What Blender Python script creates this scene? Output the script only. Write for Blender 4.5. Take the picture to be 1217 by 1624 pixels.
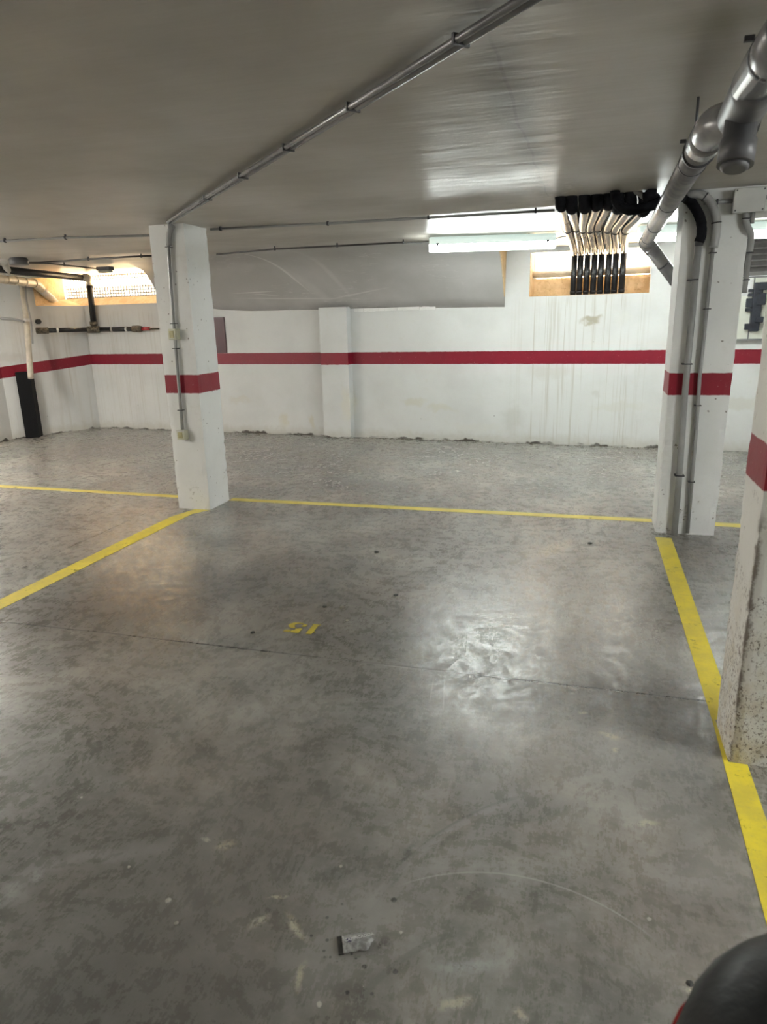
import bpy, bmesh, math, random
from math import radians, sin, cos, tan, pi, sqrt, atan2
from mathutils import Vector, Matrix, noise
random.seed(7)
for o in list(bpy.data.objects): bpy.data.objects.remove(o)
S = bpy.context.scene; COL = S.collection

# ------------------------------------------------------------------ camera
F_PX, PITCH, ROLL, CAM_H, YAW = 1088.0, 15.7, 1.4, 1.55, 16.5
p_, r_ = radians(PITCH), radians(ROLL)
_F = Vector((0, cos(p_), -sin(p_))); _U = Vector((0, sin(p_), cos(p_))); _R = Vector((1, 0, 0))
ZR = Matrix.Rotation(radians(YAW), 3, 'Z')
CR = ZR @ (cos(r_)*_R - sin(r_)*_U); CU = ZR @ (sin(r_)*_R + cos(r_)*_U); CF = ZR @ _F
CC = Vector((0, 0, CAM_H))
cd = bpy.data.cameras.new('camera'); cam = bpy.data.objects.new('camera', cd); COL.objects.link(cam)
cam.matrix_world = Matrix.Translation(CC) @ Matrix((CR, CU, -CF)).transposed().to_4x4()
cd.sensor_fit = 'AUTO'; cd.sensor_width = 36; cd.lens = F_PX/1624*36
cd.clip_start = 0.02; cd.clip_end = 200
cd.dof.use_dof = True; cd.dof.focus_distance = 6.0; cd.dof.aperture_fstop = 6.3
S.camera = cam

# ------------------------------------------------------------------ world, sun, exposure
EXPOSURE = 2.86
W = bpy.data.worlds.new('world'); S.world = W; W.use_nodes = True
bg = W.node_tree.nodes['Background']; bg.inputs[0].default_value = (0.90, 0.95, 1.0, 1); bg.inputs[1].default_value = 0.45
sd = bpy.data.lights.new('sun', 'SUN'); sd.energy = 34.0; sd.color = (1.0, 0.80, 0.55); sd.angle = radians(0.6)
sun = bpy.data.objects.new('sun', sd); COL.objects.link(sun)
sun.rotation_euler = (radians(32), 0, radians(-14))      # high, from behind the building
S.view_settings.view_transform = 'Standard'; S.view_settings.look = 'None'
S.view_settings.exposure = EXPOSURE; S.view_settings.gamma = 1; S.view_settings.use_curve_mapping = False
LAMP_FAR, LAMP_LEFT, LAMP_CORNER, LAMP_RIGHT, FILL_BACK = 10.0, 32.0, 30.0, 36.0, 1.5  # the last is fill added behind the camera

# ------------------------------------------------------------------ reference planes of the place
def ray(x, y): return CF + CR*((x-608.5)/F_PX) - CU*((y-812)/F_PX)
def atz(x, y, z=0.0):
    d = ray(x, y); return CC + d*((z-CAM_H)/d.z)
def aty(x, y, Y):
    d = ray(x, y); return CC + d*(Y/d.y)
def atx(x, y, X):
    d = ray(x, y); return CC + d*(X/d.x)
WA = Vector((-7.37, 9.16, 0)); WB = Vector((1.576, 8.558, 0))       # back wall line (inner face)
WD = (WB-WA).normalized(); WN = Vector((-WD.y, WD.x, 0))            # WN points out of the garage
def wp(u, off, z): return WA + WD*u - WN*off + Vector((0, 0, z))    # off > 0: into the garage
def atw(x, y, off=0.0):
    d = ray(x, y); P0 = WA - WN*off
    return CC + d*((P0-CC).dot(WN)/d.dot(WN))
def wu(P): return (P-WA).dot(WD)
CH = Vector((-7.92, 7.95, 0))                                       # chamfer corner to left wall
CEIL = 2.30

# ------------------------------------------------------------------ mesh helpers
class MB:
    def __init__(s): s.v = []; s.f = []; s.sm = []
    def add(s, vs, fs, smooth=False):
        b = len(s.v); s.v += [Vector(v) for v in vs]
        for f in fs: s.f.append([b+i for i in f]); s.sm.append(smooth)
        return s
    def box(s, a, b):
        x0, y0, z0 = a; x1, y1, z1 = b
        return s.add([(x0,y0,z0),(x1,y0,z0),(x1,y1,z0),(x0,y1,z0),(x0,y0,z1),(x1,y0,z1),(x1,y1,z1),(x0,y1,z1)],
                     [(3,2,1,0),(4,5,6,7),(0,1,5,4),(1,2,6,5),(2,3,7,6),(3,0,4,7)])
    def obox(s, o, ex, ey, ez):          # oriented box from a corner and three edge vectors
        o, ex, ey, ez = map(Vector, (o, ex, ey, ez))
        vs = [o, o+ex, o+ex+ey, o+ey]; vs += [v+ez for v in vs]
        fs = [(3,2,1,0),(4,5,6,7),(0,1,5,4),(1,2,6,5),(2,3,7,6),(3,0,4,7)]
        if ex.cross(ey).dot(ez) < 0: fs = [tuple(reversed(f)) for f in fs]
        return s.add(vs, fs)
    def tube(s, pts, r, n=16, cap=True):
        pts = [Vector(p) for p in pts]; k = len(pts)
        rr = r if isinstance(r, (list, tuple)) else [r]*k
        t0 = (pts[1]-pts[0]).normalized()
        up = Vector((0,0,1)) if abs(t0.z) < .9 else Vector((1,0,0))
        nx = t0.cross(up).normalized(); vs = []; fs = []
        for i, p in enumerate(pts):
            t = ((pts[min(i+1,k-1)]-p).normalized() + (p-pts[max(i-1,0)]).normalized())
            t = t.normalized() if t.length > 1e-6 else t0
            nx = (nx - t*nx.dot(t)).normalized(); ny = t.cross(nx)
            for j in range(n):
                a = 2*pi*j/n; vs.append(p + (nx*cos(a)+ny*sin(a))*rr[i])
        for i in range(k-1):
            for j in range(n):
                j2 = (j+1) % n; fs.append((i*n+j, i*n+j2, (i+1)*n+j2, (i+1)*n+j))
        s.add(vs, fs, True)
        if cap:
            b = len(s.v)-len(vs)
            s.f.append([b+j for j in reversed(range(n))]); s.sm.append(False)
            s.f.append([b+(k-1)*n+j for j in range(n)]); s.sm.append(False)
        return s
    def prism(s, poly, d):               # closed polygon (3-D) extruded along d
        n = len(poly); d = Vector(d); vs = [Vector(p) for p in poly]; vs += [v+d for v in vs]
        nrm = Vector((0,0,0))
        for i in range(n): nrm += vs[i].cross(vs[(i+1) % n])
        fs = [tuple(reversed(range(n))), tuple(range(n, 2*n))] + [(i, (i+1) % n, n+(i+1) % n, n+i) for i in range(n)]
        if nrm.dot(d) < 0: fs = [tuple(reversed(f)) for f in fs]
        return s.add(vs, fs)
    def grid(s, rows, smooth=True):      # rows of points
        n = len(rows[0]); vs = [p for r in rows for p in r]
        fs = [(i*n+j, i*n+j+1, (i+1)*n+j+1, (i+1)*n+j) for i in range(len(rows)-1) for j in range(n-1)]
        return s.add(vs, fs, smooth)
    def build(s, name, mat, parent=None, origin=None, bevel=0, seg=2):
        o0 = Vector(origin) if origin is not None else (parent.matrix_world.translation.copy() if parent else Vector((0,0,0)))
        me = bpy.data.meshes.new(name); me.from_pydata([v-o0 for v in s.v], [], s.f)
        for p, q in zip(me.polygons, s.sm): p.use_smooth = q
        me.materials.append(mat); me.update()
        ob = bpy.data.objects.new(name, me); COL.objects.link(ob)
        if parent:
            ob.parent = parent; ob.location = o0 - parent.matrix_world.translation
        else: ob.location = o0
        ob.matrix_world = Matrix.Translation(o0) if not parent else parent.matrix_world @ Matrix.Translation(ob.location)
        if bevel:
            m = ob.modifiers.new('bevel', 'BEVEL'); m.width = bevel; m.segments = seg; m.limit_method = 'ANGLE'; m.harden_normals = False
        return ob
def smooth_path(pts, k=6):
    pts = [Vector(p) for p in pts]; out = []
    P = [pts[0]*2-pts[1]] + pts + [pts[-1]*2-pts[-2]]
    for i in range(1, len(P)-2):
        for j in range(k):
            t = j/k; a, b, c, d = P[i-1], P[i], P[i+1], P[i+2]
            out.append(0.5*((2*b)+(c-a)*t+(2*a-5*b+4*c-d)*t*t+(3*b-a-3*c+d)*t**3))
    out.append(pts[-1]); return out
def tag(o, label, cat=None, group=None, kind=None):
    if label: o['label'] = label
    if cat: o['category'] = cat
    if group: o['group'] = group
    if kind: o['kind'] = kind
    return o
def structure(o, label=None): 
    o['kind'] = 'structure'
    if label: o['label'] = label
    return o
def empty(name, loc, label, cat, group=None):
    o = bpy.data.objects.new(name, None); COL.objects.link(o); o.location = loc
    o.matrix_world = Matrix.Translation(Vector(loc)); o.empty_display_size = .1
    return tag(o, label, cat, group)

# ------------------------------------------------------------------ materials
class N:
    def __init__(s, name, rough=.6, metal=0, spec=.5):
        s.m = bpy.data.materials.new(name); s.m.use_nodes = True; s.t = s.m.node_tree; s.b = s.t.nodes['Principled BSDF']
        s.b.inputs['Roughness'].default_value = rough; s.b.inputs['Metallic'].default_value = metal
        s.b.inputs['Specular IOR Level'].default_value = spec
        g = s.n('ShaderNodeNewGeometry'); s.P = g.outputs['Position']; s.NRM = g.outputs['Normal']
        s.O = s.n('ShaderNodeTexCoord').outputs['Object']
    def n(s, t, **k):
        nd = s.t.nodes.new(t)
        for a, b in k.items(): setattr(nd, a, b)
        return nd
    def set(s, sock, v):
        if hasattr(v, 'node') or isinstance(v, bpy.types.NodeSocket): s.t.links.new(v, sock)
        else: sock.default_value = v
    def math(s, op, a, b=0.0, c=None, clamp=False):
        nd = s.n('ShaderNodeMath', operation=op, use_clamp=clamp); s.set(nd.inputs[0], a); s.set(nd.inputs[1], b)
        if c is not None: s.set(nd.inputs[2], c)
        return nd.outputs[0]
    def vmath(s, op, a, b=None):
        nd = s.n('ShaderNodeVectorMath', operation=op); s.set(nd.inputs[0], a)
        if b is not None: s.set(nd.inputs[1], b)
        return nd.outputs['Value'] if op in ('LENGTH', 'DOT_PRODUCT') else nd.outputs[0]
    def mapping(s, v, loc=(0,0,0), rot=(0,0,0), sc=(1,1,1), kind='POINT'):
        nd = s.n('ShaderNodeMapping', vector_type=kind); s.set(nd.inputs[0], v)
        nd.inputs['Location'].default_value = loc; nd.inputs['Rotation'].default_value = rot; nd.inputs['Scale'].default_value = sc
        return nd.outputs[0]
    def noise(s, v, scale=5, detail=4, rough=.55, dist=0):
        nd = s.n('ShaderNodeTexNoise'); s.set(nd.inputs['Vector'], v); nd.inputs['Scale'].default_value = scale
        nd.inputs['Detail'].default_value = detail; nd.inputs['Roughness'].default_value = rough; nd.inputs['Distortion'].default_value = dist
        return nd.outputs[0]
    def noisec(s, v, scale=5, detail=2):
        nd = s.n('ShaderNodeTexNoise'); s.set(nd.inputs['Vector'], v); nd.inputs['Scale'].default_value = scale
        nd.inputs['Detail'].default_value = detail; return nd.outputs[1]
    def voronoi(s, v, scale=5, feat='F1', rnd=1):
        nd = s.n('ShaderNodeTexVoronoi', feature=feat); s.set(nd.inputs['Vector'], v); nd.inputs['Scale'].default_value = scale
        nd.inputs['Randomness'].default_value = rnd; return nd.outputs['Distance']
    def ramp(s, v, a, b, lo=0.0, hi=1.0, smooth=True):
        nd = s.n('ShaderNodeMapRange'); nd.interpolation_type = 'SMOOTHSTEP' if smooth else 'LINEAR'
        s.set(nd.inputs[0], v); nd.inputs[1].default_value = a; nd.inputs[2].default_value = b
        nd.inputs[3].default_value = lo; nd.inputs[4].default_value = hi; return nd.outputs[0]
    def mix(s, fac, a, b, mode='MIX'):
        nd = s.n('ShaderNodeMix', data_type='RGBA', blend_type=mode)
        s.set(nd.inputs[0], fac)
        for i, c in ((6, a), (7, b)):
            if isinstance(c, (tuple, list)): nd.inputs[i].default_value = (*c[:3], 1)
            else: s.t.links.new(c, nd.inputs[i])
        return nd.outputs[2]
    def xyz(s, v):
        nd = s.n('ShaderNodeSeparateXYZ'); s.set(nd.inputs[0], v); return nd.outputs
    def bump(s, h, strength=.2, dist=.01):
        nd = s.n('ShaderNodeBump'); s.set(nd.inputs['Height'], h); nd.inputs['Strength'].default_value = strength
        nd.inputs['Distance'].default_value = dist; s.t.links.new(nd.outputs[0], s.b.inputs['Normal'])
    def color(s, c):
        if isinstance(c, (tuple, list)): s.b.inputs['Base Color'].default_value = (*c[:3], 1)
        else: s.t.links.new(c, s.b.inputs['Base Color'])
    def blob(s, vec, c, r, rot=0, plane='xy', soft=.35):
        # mask of an ellipse centred at c with radii r, in the floor (xy) or the wall (xz) plane
        if plane == 'xy': q = s.mapping(vec, (c[0], c[1], 0), (0, 0, rot), (r[0], r[1], 1e3), 'TEXTURE')
        else: q = s.mapping(vec, (c[0], 0, c[1]), (0, rot, 0), (r[0], 1e4, r[1]), 'TEXTURE')
        return s.ramp(s.vmath('LENGTH', q), 1-soft, 1+soft, 1, 0)

def plain(name, c, rough=.5, metal=0, var=.12, scale=14, bump=0, spec=.5):
    k = N(name, rough, metal, spec); f = k.ramp(k.noise(k.P, scale, 4), .35, .65)
    k.color(k.mix(f, tuple(x*(1-var) for x in c), tuple(min(1, x*(1+var)) for x in c)))
    if bump: k.bump(k.noise(k.P, scale*4, 3), bump, .005)
    return k.m

# --- floor: trowelled, worn concrete
def floor_material():
    k = N('polished_concrete', .4, 0, .8)
    P = k.P
    warp = k.vmath('ADD', P, k.vmath('SCALE', k.noisec(P, 3.0, 3)))
    k.t.nodes[-1]
    wsc = k.n('ShaderNodeVectorMath', operation='MULTIPLY_ADD'); k.t.links.new(k.noisec(P, 1.6, 1), wsc.inputs[0])
    wsc.inputs[1].default_value = (.35, .35, 0); k.t.links.new(P, wsc.inputs[2]); Wp = wsc.outputs[0]
    big = k.noise(Wp, .75, 5, .6); mid = k.noise(Wp, 2.6, 9, .62); fine = k.noise(P, 22, 6, .7)
    stre = k.noise(k.mapping(Wp, (0,0,0), (0,0,.5), (4, 1.2, 1)), 2.0, 3, .5)
    c = k.mix(k.ramp(big, .30, .70), (.140, .132, .116), (.240, .231, .208))
    c = k.mix(k.math('MULTIPLY', k.ramp(mid, .42, .78), .85), c, (.40, .39, .36))
    c = k.mix(k.math('MULTIPLY', k.ramp(k.noise(Wp, 1.3, 4, .5), .60, .34, 0, 1), .60), c, (.108, .104, .097))
    c = k.mix(k.math('MULTIPLY', k.ramp(stre, .40, .75), .28), c, (.36, .35, .325))
    c = k.mix(k.math('MULTIPLY', k.ramp(fine, .42, .80), .55), c, (.40, .39, .36))
    c = k.mix(k.math('MULTIPLY', k.ramp(fine, .56, .26), .35), c, (.095, .092, .084))
    hue = k.ramp(k.noise(k.mapping(P, (9, 4, 0)), 1.3, 4), .35, .65)
    c = k.mix(1.0, c, k.mix(hue, (1.04, .99, .95), (.97, 1.0, 1.0)), 'MULTIPLY')
    # fine white aggregate specks and little black pits
    sp = k.math('MULTIPLY', k.ramp(k.voronoi(P, 26), .055, .03), k.ramp(k.noise(P, 5.1, 2), .53, .60))
    c = k.mix(k.math('MULTIPLY', sp, .75), c, (.62, .60, .54))
    pt = k.math('MULTIPLY', k.ramp(k.voronoi(k.mapping(P, (3.3, 1.7, 0)), 17), .05, .03), k.ramp(k.noise(P, 2.3, 2), .55, .60))
    c = k.mix(k.math('MULTIPLY', pt, .8), c, (.03, .03, .03))
    # distorted coordinates for the stains, broad tones and painted light and shade
    dm = k.n('ShaderNodeVectorMath', operation='MULTIPLY_ADD'); k.t.links.new(k.noisec(P, 16, 5), dm.inputs[0])
    dm.inputs[1].default_value = (.035, .035, 0); k.t.links.new(P, dm.inputs[2])
    D = k.vmath('SUBTRACT', dm.outputs[0], (.0175, .0175, 0)); brk = k.ramp(k.noise(P, 60, 5, .7), .40, .52)
    dl = k.n('ShaderNodeVectorMath', operation='MULTIPLY_ADD'); k.t.links.new(k.noisec(P, 2.5, 5), dl.inputs[0])
    dl.inputs[1].default_value = (.8, .8, 0); k.t.links.new(P, dl.inputs[2])
    DL = k.vmath('SUBTRACT', dl.outputs[0], (.4, .4, 0))
    def px_blob(vec, a, b, wid, soft):      # ellipse from pixel a to pixel b on the floor
        A, B = atz(*a), atz(*b); m = (A+B)/2; d = B-A
        return k.blob(vec, (m.x, m.y), (d.length/2+.001, wid), atan2(d.y, d.x), 'xy', soft)
    marks_and_light = [((-60,1560),(420,1330),.55,(.115,.110,.100),.50), ((100,1620),(560,1500),.35,(.115,.110,.100),.45), ((330,1290),(560,1240),.3,(.12,.115,.105),.3), ((30,1390),(250,1340),.05,(.30,.295,.28),.55), ((0,1440),(60,1385),.05,(.32,.32,.30),.5), ((520,1560),(620,1420),.09,(.25,.245,.225),.65),  # first three broadly darken the front left of the floor
                 ((590,1440),(840,1250),.07,(.27,.26,.24),.6), ((200,850),(310,900),.22,(.36,.34,.29),.5),  # second paints the pale window reflection into the floor colour
                 ((800,880),(950,1010),.35,(.33,.32,.30),.45), ((660,1000),(820,980),.30,(.33,.32,.30),.35),  # two broad paler patches in the middle of the floor
                 ((880,1170),(1110,1260),.16,(.31,.30,.28),.5), ((30,1000),(260,930),.25,(.13,.115,.10),.6),  # second paints in the shadow of the pillar on the left
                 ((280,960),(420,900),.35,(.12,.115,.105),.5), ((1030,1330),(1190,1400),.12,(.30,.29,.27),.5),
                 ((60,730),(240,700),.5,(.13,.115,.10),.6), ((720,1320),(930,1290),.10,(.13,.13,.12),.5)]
    for a, b, w_, col, st in marks_and_light:
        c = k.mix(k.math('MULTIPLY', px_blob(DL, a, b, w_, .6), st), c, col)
    small = [((345,1342),(372,1338),.013,(.52,.47,.36)), ((322,1330),(334,1332),.006,(.6,.58,.5)), ((430,1424),(452,1422),.005,(.58,.55,.42)),
             ((396,1470),(426,1452),.008,(.50,.48,.38)), ((458,1452),(484,1490),.008,(.50,.48,.36)), ((468,1570),(480,1530),.006,(.46,.44,.33)),
             ((955,1163),(982,1172),.012,(.58,.55,.42)), ((972,1188),(980,1190),.01,(.58,.55,.42)), ((700,1597),(745,1585),.010,(.50,.48,.38)),
             ((818,1605),(832,1612),.008,(.55,.5,.4)), ((1090,1562),(1102,1578),.010,(.62,.58,.45)), ((1015,1306),(1042,1306),.010,(.52,.50,.38)),
             ((485,1148),(516,1140),.018,(.09,.085,.08)), ((918,1131),(932,1131),.008,(.58,.55,.42)), ((696,1534),(800,1530),.012,(.36,.37,.36)),
             ((632,1384),(660,1330),.008,(.10,.10,.095)), ((612,1408),(640,1372),.010,(.10,.10,.095)), ((600,1490),(617,1500),.020,(.11,.10,.095)),
             ((8,1415),(30,1408),.03,(.36,.36,.35)), ((52,1392),(66,1386),.02,(.36,.36,.35)), ((900,860),(860,880),.05,(.45,.40,.30)),
             ((230,1020),(200,1060),.02,(.28,.27,.25))]
    for a, b, w_, col in small:
        c = k.mix(k.math('MULTIPLY', k.math('MULTIPLY', px_blob(D, a, b, w_*1.25, .7), brk), .85), c, col)
    for q, r in [((519,1455),.008),((494,1484),.007),((519,1491),.008),((558,1457),.005),((558,1513),.006),((565,1520),.005),((578,1533),.010),((627,1541),.011),
                 ((551,1574),.009),((590,1576),.008),((514,1508),.007),((515,1518),.006),((524,1518),.006),((543,1434),.006),((535,1525),.004),((625,1427),.014),
                 ((396,1524),.004),((390,1534),.004),((293,1384),.004),((283,1338),.003),((274,1343),.003),((268,1348),.004),((258,1351),.005)]:
        A = atz(*q); c = k.mix(k.math('MULTIPLY', k.blob(P, (A.x, A.y), (r*.6, r*.6), 0, 'xy', .25), .88), c, (.018, .018, .018))
    for q, r in [((509,1594),.006),((634,1480),.005),((204,1375),.004),((266,1427),.008),((280,1464),.004),((128,1265),.005),((1028,1456),.005),((790,1030),.004)]:
        A = atz(*q); c = k.mix(k.math('MULTIPLY', k.blob(D, (A.x, A.y), (r, r), 0, 'xy', .3), .8), c, (.62, .61, .55))
    # curved trowel and tyre scratches
    def arc(p1, p2, p3, w_, col, st, gap=None):
        A, B, C_ = atz(*p1), atz(*p2), atz(*p3); ax, ay, bx, by, cx, cy = A.x, A.y, B.x, B.y, C_.x, C_.y
        d = 2*(ax*(by-cy)+bx*(cy-ay)+cx*(ay-by)); ux = ((ax*ax+ay*ay)*(by-cy)+(bx*bx+by*by)*(cy-ay)+(cx*cx+cy*cy)*(ay-by))/d
        uy = ((ax*ax+ay*ay)*(cx-bx)+(bx*bx+by*by)*(ax-cx)+(cx*cx+cy*cy)*(bx-ax))/d; R_ = sqrt((ax-ux)**2+(ay-uy)**2)
        q = k.vmath('MULTIPLY', k.vmath('SUBTRACT', P, (ux, uy, 0)), (1, 1, 0))
        dist = k.math('ABSOLUTE', k.math('SUBTRACT', k.vmath('LENGTH', q), R_))
        M_ = (A+C_)/2; rr = (A-C_).length*.5
        win = k.ramp(k.vmath('LENGTH', k.vmath('SUBTRACT', P, (M_.x, M_.y, 0))), rr*.8, rr*1.1, 1, 0)
        return k.mix(k.math('MULTIPLY', k.math('MULTIPLY', k.ramp(dist, w_*.5, w_, 1, 0), win), st), c, col)
    c = arc((600,1425),(680,1335),(830,1262), .010, (.11,.108,.10), .6)
    c = arc((575,1450),(668,1350),(800,1275), .016, (.30,.29,.27), .5)
    c = arc((640,1402),(850,1395),(1035,1487), .0035, (.42,.41,.38), .7)
    c = arc((560,1600),(640,1520),(720,1480), .012, (.12,.118,.11), .5)
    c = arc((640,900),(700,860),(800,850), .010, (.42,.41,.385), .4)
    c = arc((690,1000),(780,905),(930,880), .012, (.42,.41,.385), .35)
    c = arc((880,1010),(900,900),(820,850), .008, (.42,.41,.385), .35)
    for a, b in (((706,1068),(703,1128)), ((688,1075),(682,1112)), ((678,1086),(716,1084)), ((742,990),(738,1040))):
        A, B = atz(*a), atz(*b); m_ = (A+B)/2; d_ = B-A
        c = k.mix(k.math('MULTIPLY', k.blob(P, (m_.x, m_.y), (d_.length/2, .0035), atan2(d_.y, d_.x), 'xy', .4), .7), c, (.55,.54,.51))
    # saw-cut joints
    xs = k.xyz(P); wob = k.math('MULTIPLY', k.math('SUBTRACT', k.noise(P, 1.6, 3), .5), .03)
    j1 = k.math('ABSOLUTE', k.math('SUBTRACT', k.math('ADD', xs[1], wob), k.math('MULTIPLY_ADD', xs[0], .0118, 2.772)))
    j1 = k.math('MULTIPLY', k.ramp(j1, .0035, .008, 1, 0), k.ramp(k.math('ABSOLUTE', k.math('ADD', xs[0], .8)), .25, .7, .35, 1))
    j2 = k.math('ABSOLUTE', k.math('ADD', xs[0], 3.562)); j2 = k.math('MULTIPLY', k.ramp(j2, .002, .0055, 1, 0), .8)
    j = k.math('MAXIMUM', j1, j2)
    # long trowel scratches
    sc = k.math('MULTIPLY', k.ramp(k.voronoi(k.mapping(P, (0,0,0), (0,0,1.1), (40, .55, 1)), 1.0, 'DISTANCE_TO_EDGE'), .006, .0, 0, 1), k.ramp(k.noise(P, 1.4, 2), .5, .62))
    c = k.mix(k.math('MULTIPLY', sc, .35), c, (.42, .41, .39))
    c = k.mix(k.math('MULTIPLY', j, .93), c, (.02, .019, .018))
    # dirt where the floor meets the far wall
    k.color(c)
    rg = k.math('ADD', k.ramp(k.noise(Wp, 12, 9, .76), .36, .64, .15, .40), k.ramp(k.noise(k.mapping(P, (0,0,0), (0,0,.5), (3, .7, 1)), 26, 5, .8), .35, .65, -.05, .10))
    k.t.links.new(rg, k.b.inputs['Roughness'])
    h = k.math('ADD', k.math('MULTIPLY', k.noise(P, 34, 6, .75), .8), k.math('MULTIPLY', k.noise(k.mapping(P, (0,0,0), (0,0,.4), (1, 2.4, 1)), 11, 4), .32))
    h = k.math('SUBTRACT', h, k.math('MULTIPLY', j, 1.5))
    k.bump(h, .20, .006)
    return k.m

# --- white wall / pillar paint with the red band
def paint_material(name, z0, z1, white=(.74,.745,.73), mode='pillar', red=(.36,.012,.030)):
    k = N(name, .55, 0, .4); P = k.P; xs = k.xyz(P)
    n1 = k.noise(P, 1.7, 5); n2 = k.noise(P, 11, 6, .65); n3 = k.noise(P, 60, 4)
    c = k.mix(k.math('MULTIPLY', k.ramp(n1, .40, .72), .45), white, tuple(x*.80 for x in white))
    c = k.mix(k.math('MULTIPLY', k.ramp(n2, .55, .75), .25), c, (.55, .53, .47))
    if mode == 'wall':
        dm = k.n('ShaderNodeVectorMath', operation='MULTIPLY_ADD'); k.t.links.new(k.noisec(P, 7, 4), dm.inputs[0])
        dm.inputs[1].default_value = (.22, 0, .22); k.t.links.new(P, dm.inputs[2]); D = k.vmath('SUBTRACT', dm.outputs[0], (.11, 0, .11))
        def band(a, b, c_, d):      # 1 between b and c_ in x
            return k.math('MULTIPLY', k.ramp(xs[0], a, b), k.ramp(xs[0], c_, d, 1, 0))
        st = k.noise(k.mapping(P, (0,0,0), (0,0,0), (26, 1, .55)), 1.0, 5, .6)
        st2 = k.noise(k.mapping(P, (5,0,0), (0,0,0), (60, 1, .45)), 1.0, 3, .5)
        stm = k.math('MULTIPLY', k.ramp(st, .50, .68), .55); st2m = k.math('MULTIPLY', k.ramp(st2, .60, .68), .75)
        streak = k.math('MAXIMUM', stm, st2m)
        area = k.math('MAXIMUM', band(-1.0, -.55, .35, .75), k.math('MULTIPLY', band(-8.2, -7.4, -6.0, -5.6), .6))
        area = k.math('MULTIPLY', area, k.ramp(xs[2], 1.82, 1.68))
        c = k.mix(k.math('MULTIPLY', streak, area), c, (.40, .37, .31))
        for (x, y, rx, rz, col, s_) in [(938,508,.13,.035,(.36,.32,.24),.9), (655,637,.14,.05,(.55,.53,.44),.6), (700,648,.18,.04,(.55,.53,.44),.5),
                                    (382,635,.16,.05,(.55,.52,.45),.5), (452,668,.07,.09,(.56,.53,.42),.6), (494,672,.04,.09,(.56,.53,.42),.6),
                                    (814,665,.12,.14,(.50,.50,.47),.6), (556,640,.08,.20,(.62,.60,.52),.6), (870,590,.22,.08,(.52,.51,.47),.5),
                                    (980,645,.3,.04,(.55,.54,.48),.4), (945,625,.05,.05,(.5,.49,.46),.5), (760,680,.4,.05,(.58,.57,.53),.4),
                                    (100,560,.18,.06,(.5,.49,.46),.5), (1165,640,.4,.06,(.52,.50,.44),.5), (990,505,.1,.05,(.6,.6,.56),.4)]:
            A = atw(x, y); c = k.mix(k.math('MULTIPLY', k.blob(D, (A.x, A.z), (rx, rz), 0, 'xz', .5), s_), c, col)
        # rising damp and loose plaster along the floor
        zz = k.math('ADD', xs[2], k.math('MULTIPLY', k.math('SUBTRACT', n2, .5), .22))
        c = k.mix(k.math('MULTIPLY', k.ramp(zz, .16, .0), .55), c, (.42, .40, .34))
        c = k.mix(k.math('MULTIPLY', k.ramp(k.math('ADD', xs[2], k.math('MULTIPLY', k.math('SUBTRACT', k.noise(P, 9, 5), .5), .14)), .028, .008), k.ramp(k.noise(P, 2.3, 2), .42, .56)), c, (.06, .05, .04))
        pits = k.math('MULTIPLY', k.ramp(k.voronoi(P, 5.5), .05, .03), k.ramp(k.noise(P, 2.2, 2), .53, .57))
        c = k.mix(k.math('MULTIPLY', pits, .7), c, (.15, .14, .13))
    else:
        thr = .57 if mode == 'pillar' else .50
        pits = k.math('MULTIPLY', k.ramp(k.voronoi(k.vmath('ADD', P, k.vmath('MULTIPLY', k.noisec(P, 40, 2), (.02,.02,.02))), 17), .13, .09), k.ramp(k.noise(P, 3.5, 3), thr-.08, thr-.04))
        c = k.mix(k.math('MULTIPLY', pits, .8), c, (.16, .14, .12))
        foot = k.math('MULTIPLY', k.ramp(k.noise(P, 42, 4, .7), .56, .62), k.math('MULTIPLY', k.ramp(xs[2], .32, .0), k.ramp(k.noise(P, 6, 4), .46, .6)))
        c = k.mix(k.math('MULTIPLY', foot, .75), c, (.15, .12, .09))
        if mode == 'dirty':
            zz = k.ramp(xs[2], .85, .02)
            sp = k.ramp(k.noise(k.mapping(P, (0,0,0), (0,0,0), (1,1,.7)), 85, 6, .8), .53, .58)
            sp = k.math('MULTIPLY', sp, k.ramp(k.math('ADD', k.noise(P, 8, 6, .7), k.math('MULTIPLY', zz, .24)), .55, .68))
            ax_ = k.math('ADD', k.math('ABSOLUTE', k.math('SUBTRACT', xs[0], .560)), k.math('ABSOLUTE', k.math('SUBTRACT', xs[1], 2.365)))
            ar = k.math('MULTIPLY', k.ramp(k.math('ADD', ax_, k.math('MULTIPLY', k.math('SUBTRACT', k.noise(P, 22, 5, .7), .5), .05)), .022, .008), k.ramp(xs[2], .95, .85))
            sp = k.math('MAXIMUM', sp, k.math('MULTIPLY', ar, .9))
            c = k.mix(k.math('MULTIPLY', k.math('MULTIPLY', zz, k.ramp(n2, .4, .65)), .6), c, (.50, .42, .28))
            c = k.mix(k.math('MULTIPLY', sp, .9), c, (.10, .065, .045))
    edge = k.math('MULTIPLY', k.math('SUBTRACT', k.noise(P, 18, 3), .5), .010)
    z = k.math('ADD', xs[2], edge)
    if mode == 'wall':   # round the corner the band follows the floor, which falls a little
        z = k.math('ADD', z, k.math('MULTIPLY', k.math('LESS_THAN', xs[0], -7.372), k.math('MULTIPLY', k.math('MAXIMUM', k.math('SUBTRACT', 9.16, xs[1]), 0.0), .09)))
    band_ = k.math('MULTIPLY', k.ramp(z, z0-.003, z0+.003), k.ramp(z, z1-.003, z1+.003, 1, 0))
    rc = k.mix(k.math('MULTIPLY', k.ramp(n2, .45, .75), .35), red, tuple(x*.75 for x in red))
    rc = k.mix(k.math('MULTIPLY', k.ramp(n3, .66, .72), .35), rc, (.5, .3, .3))
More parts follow.
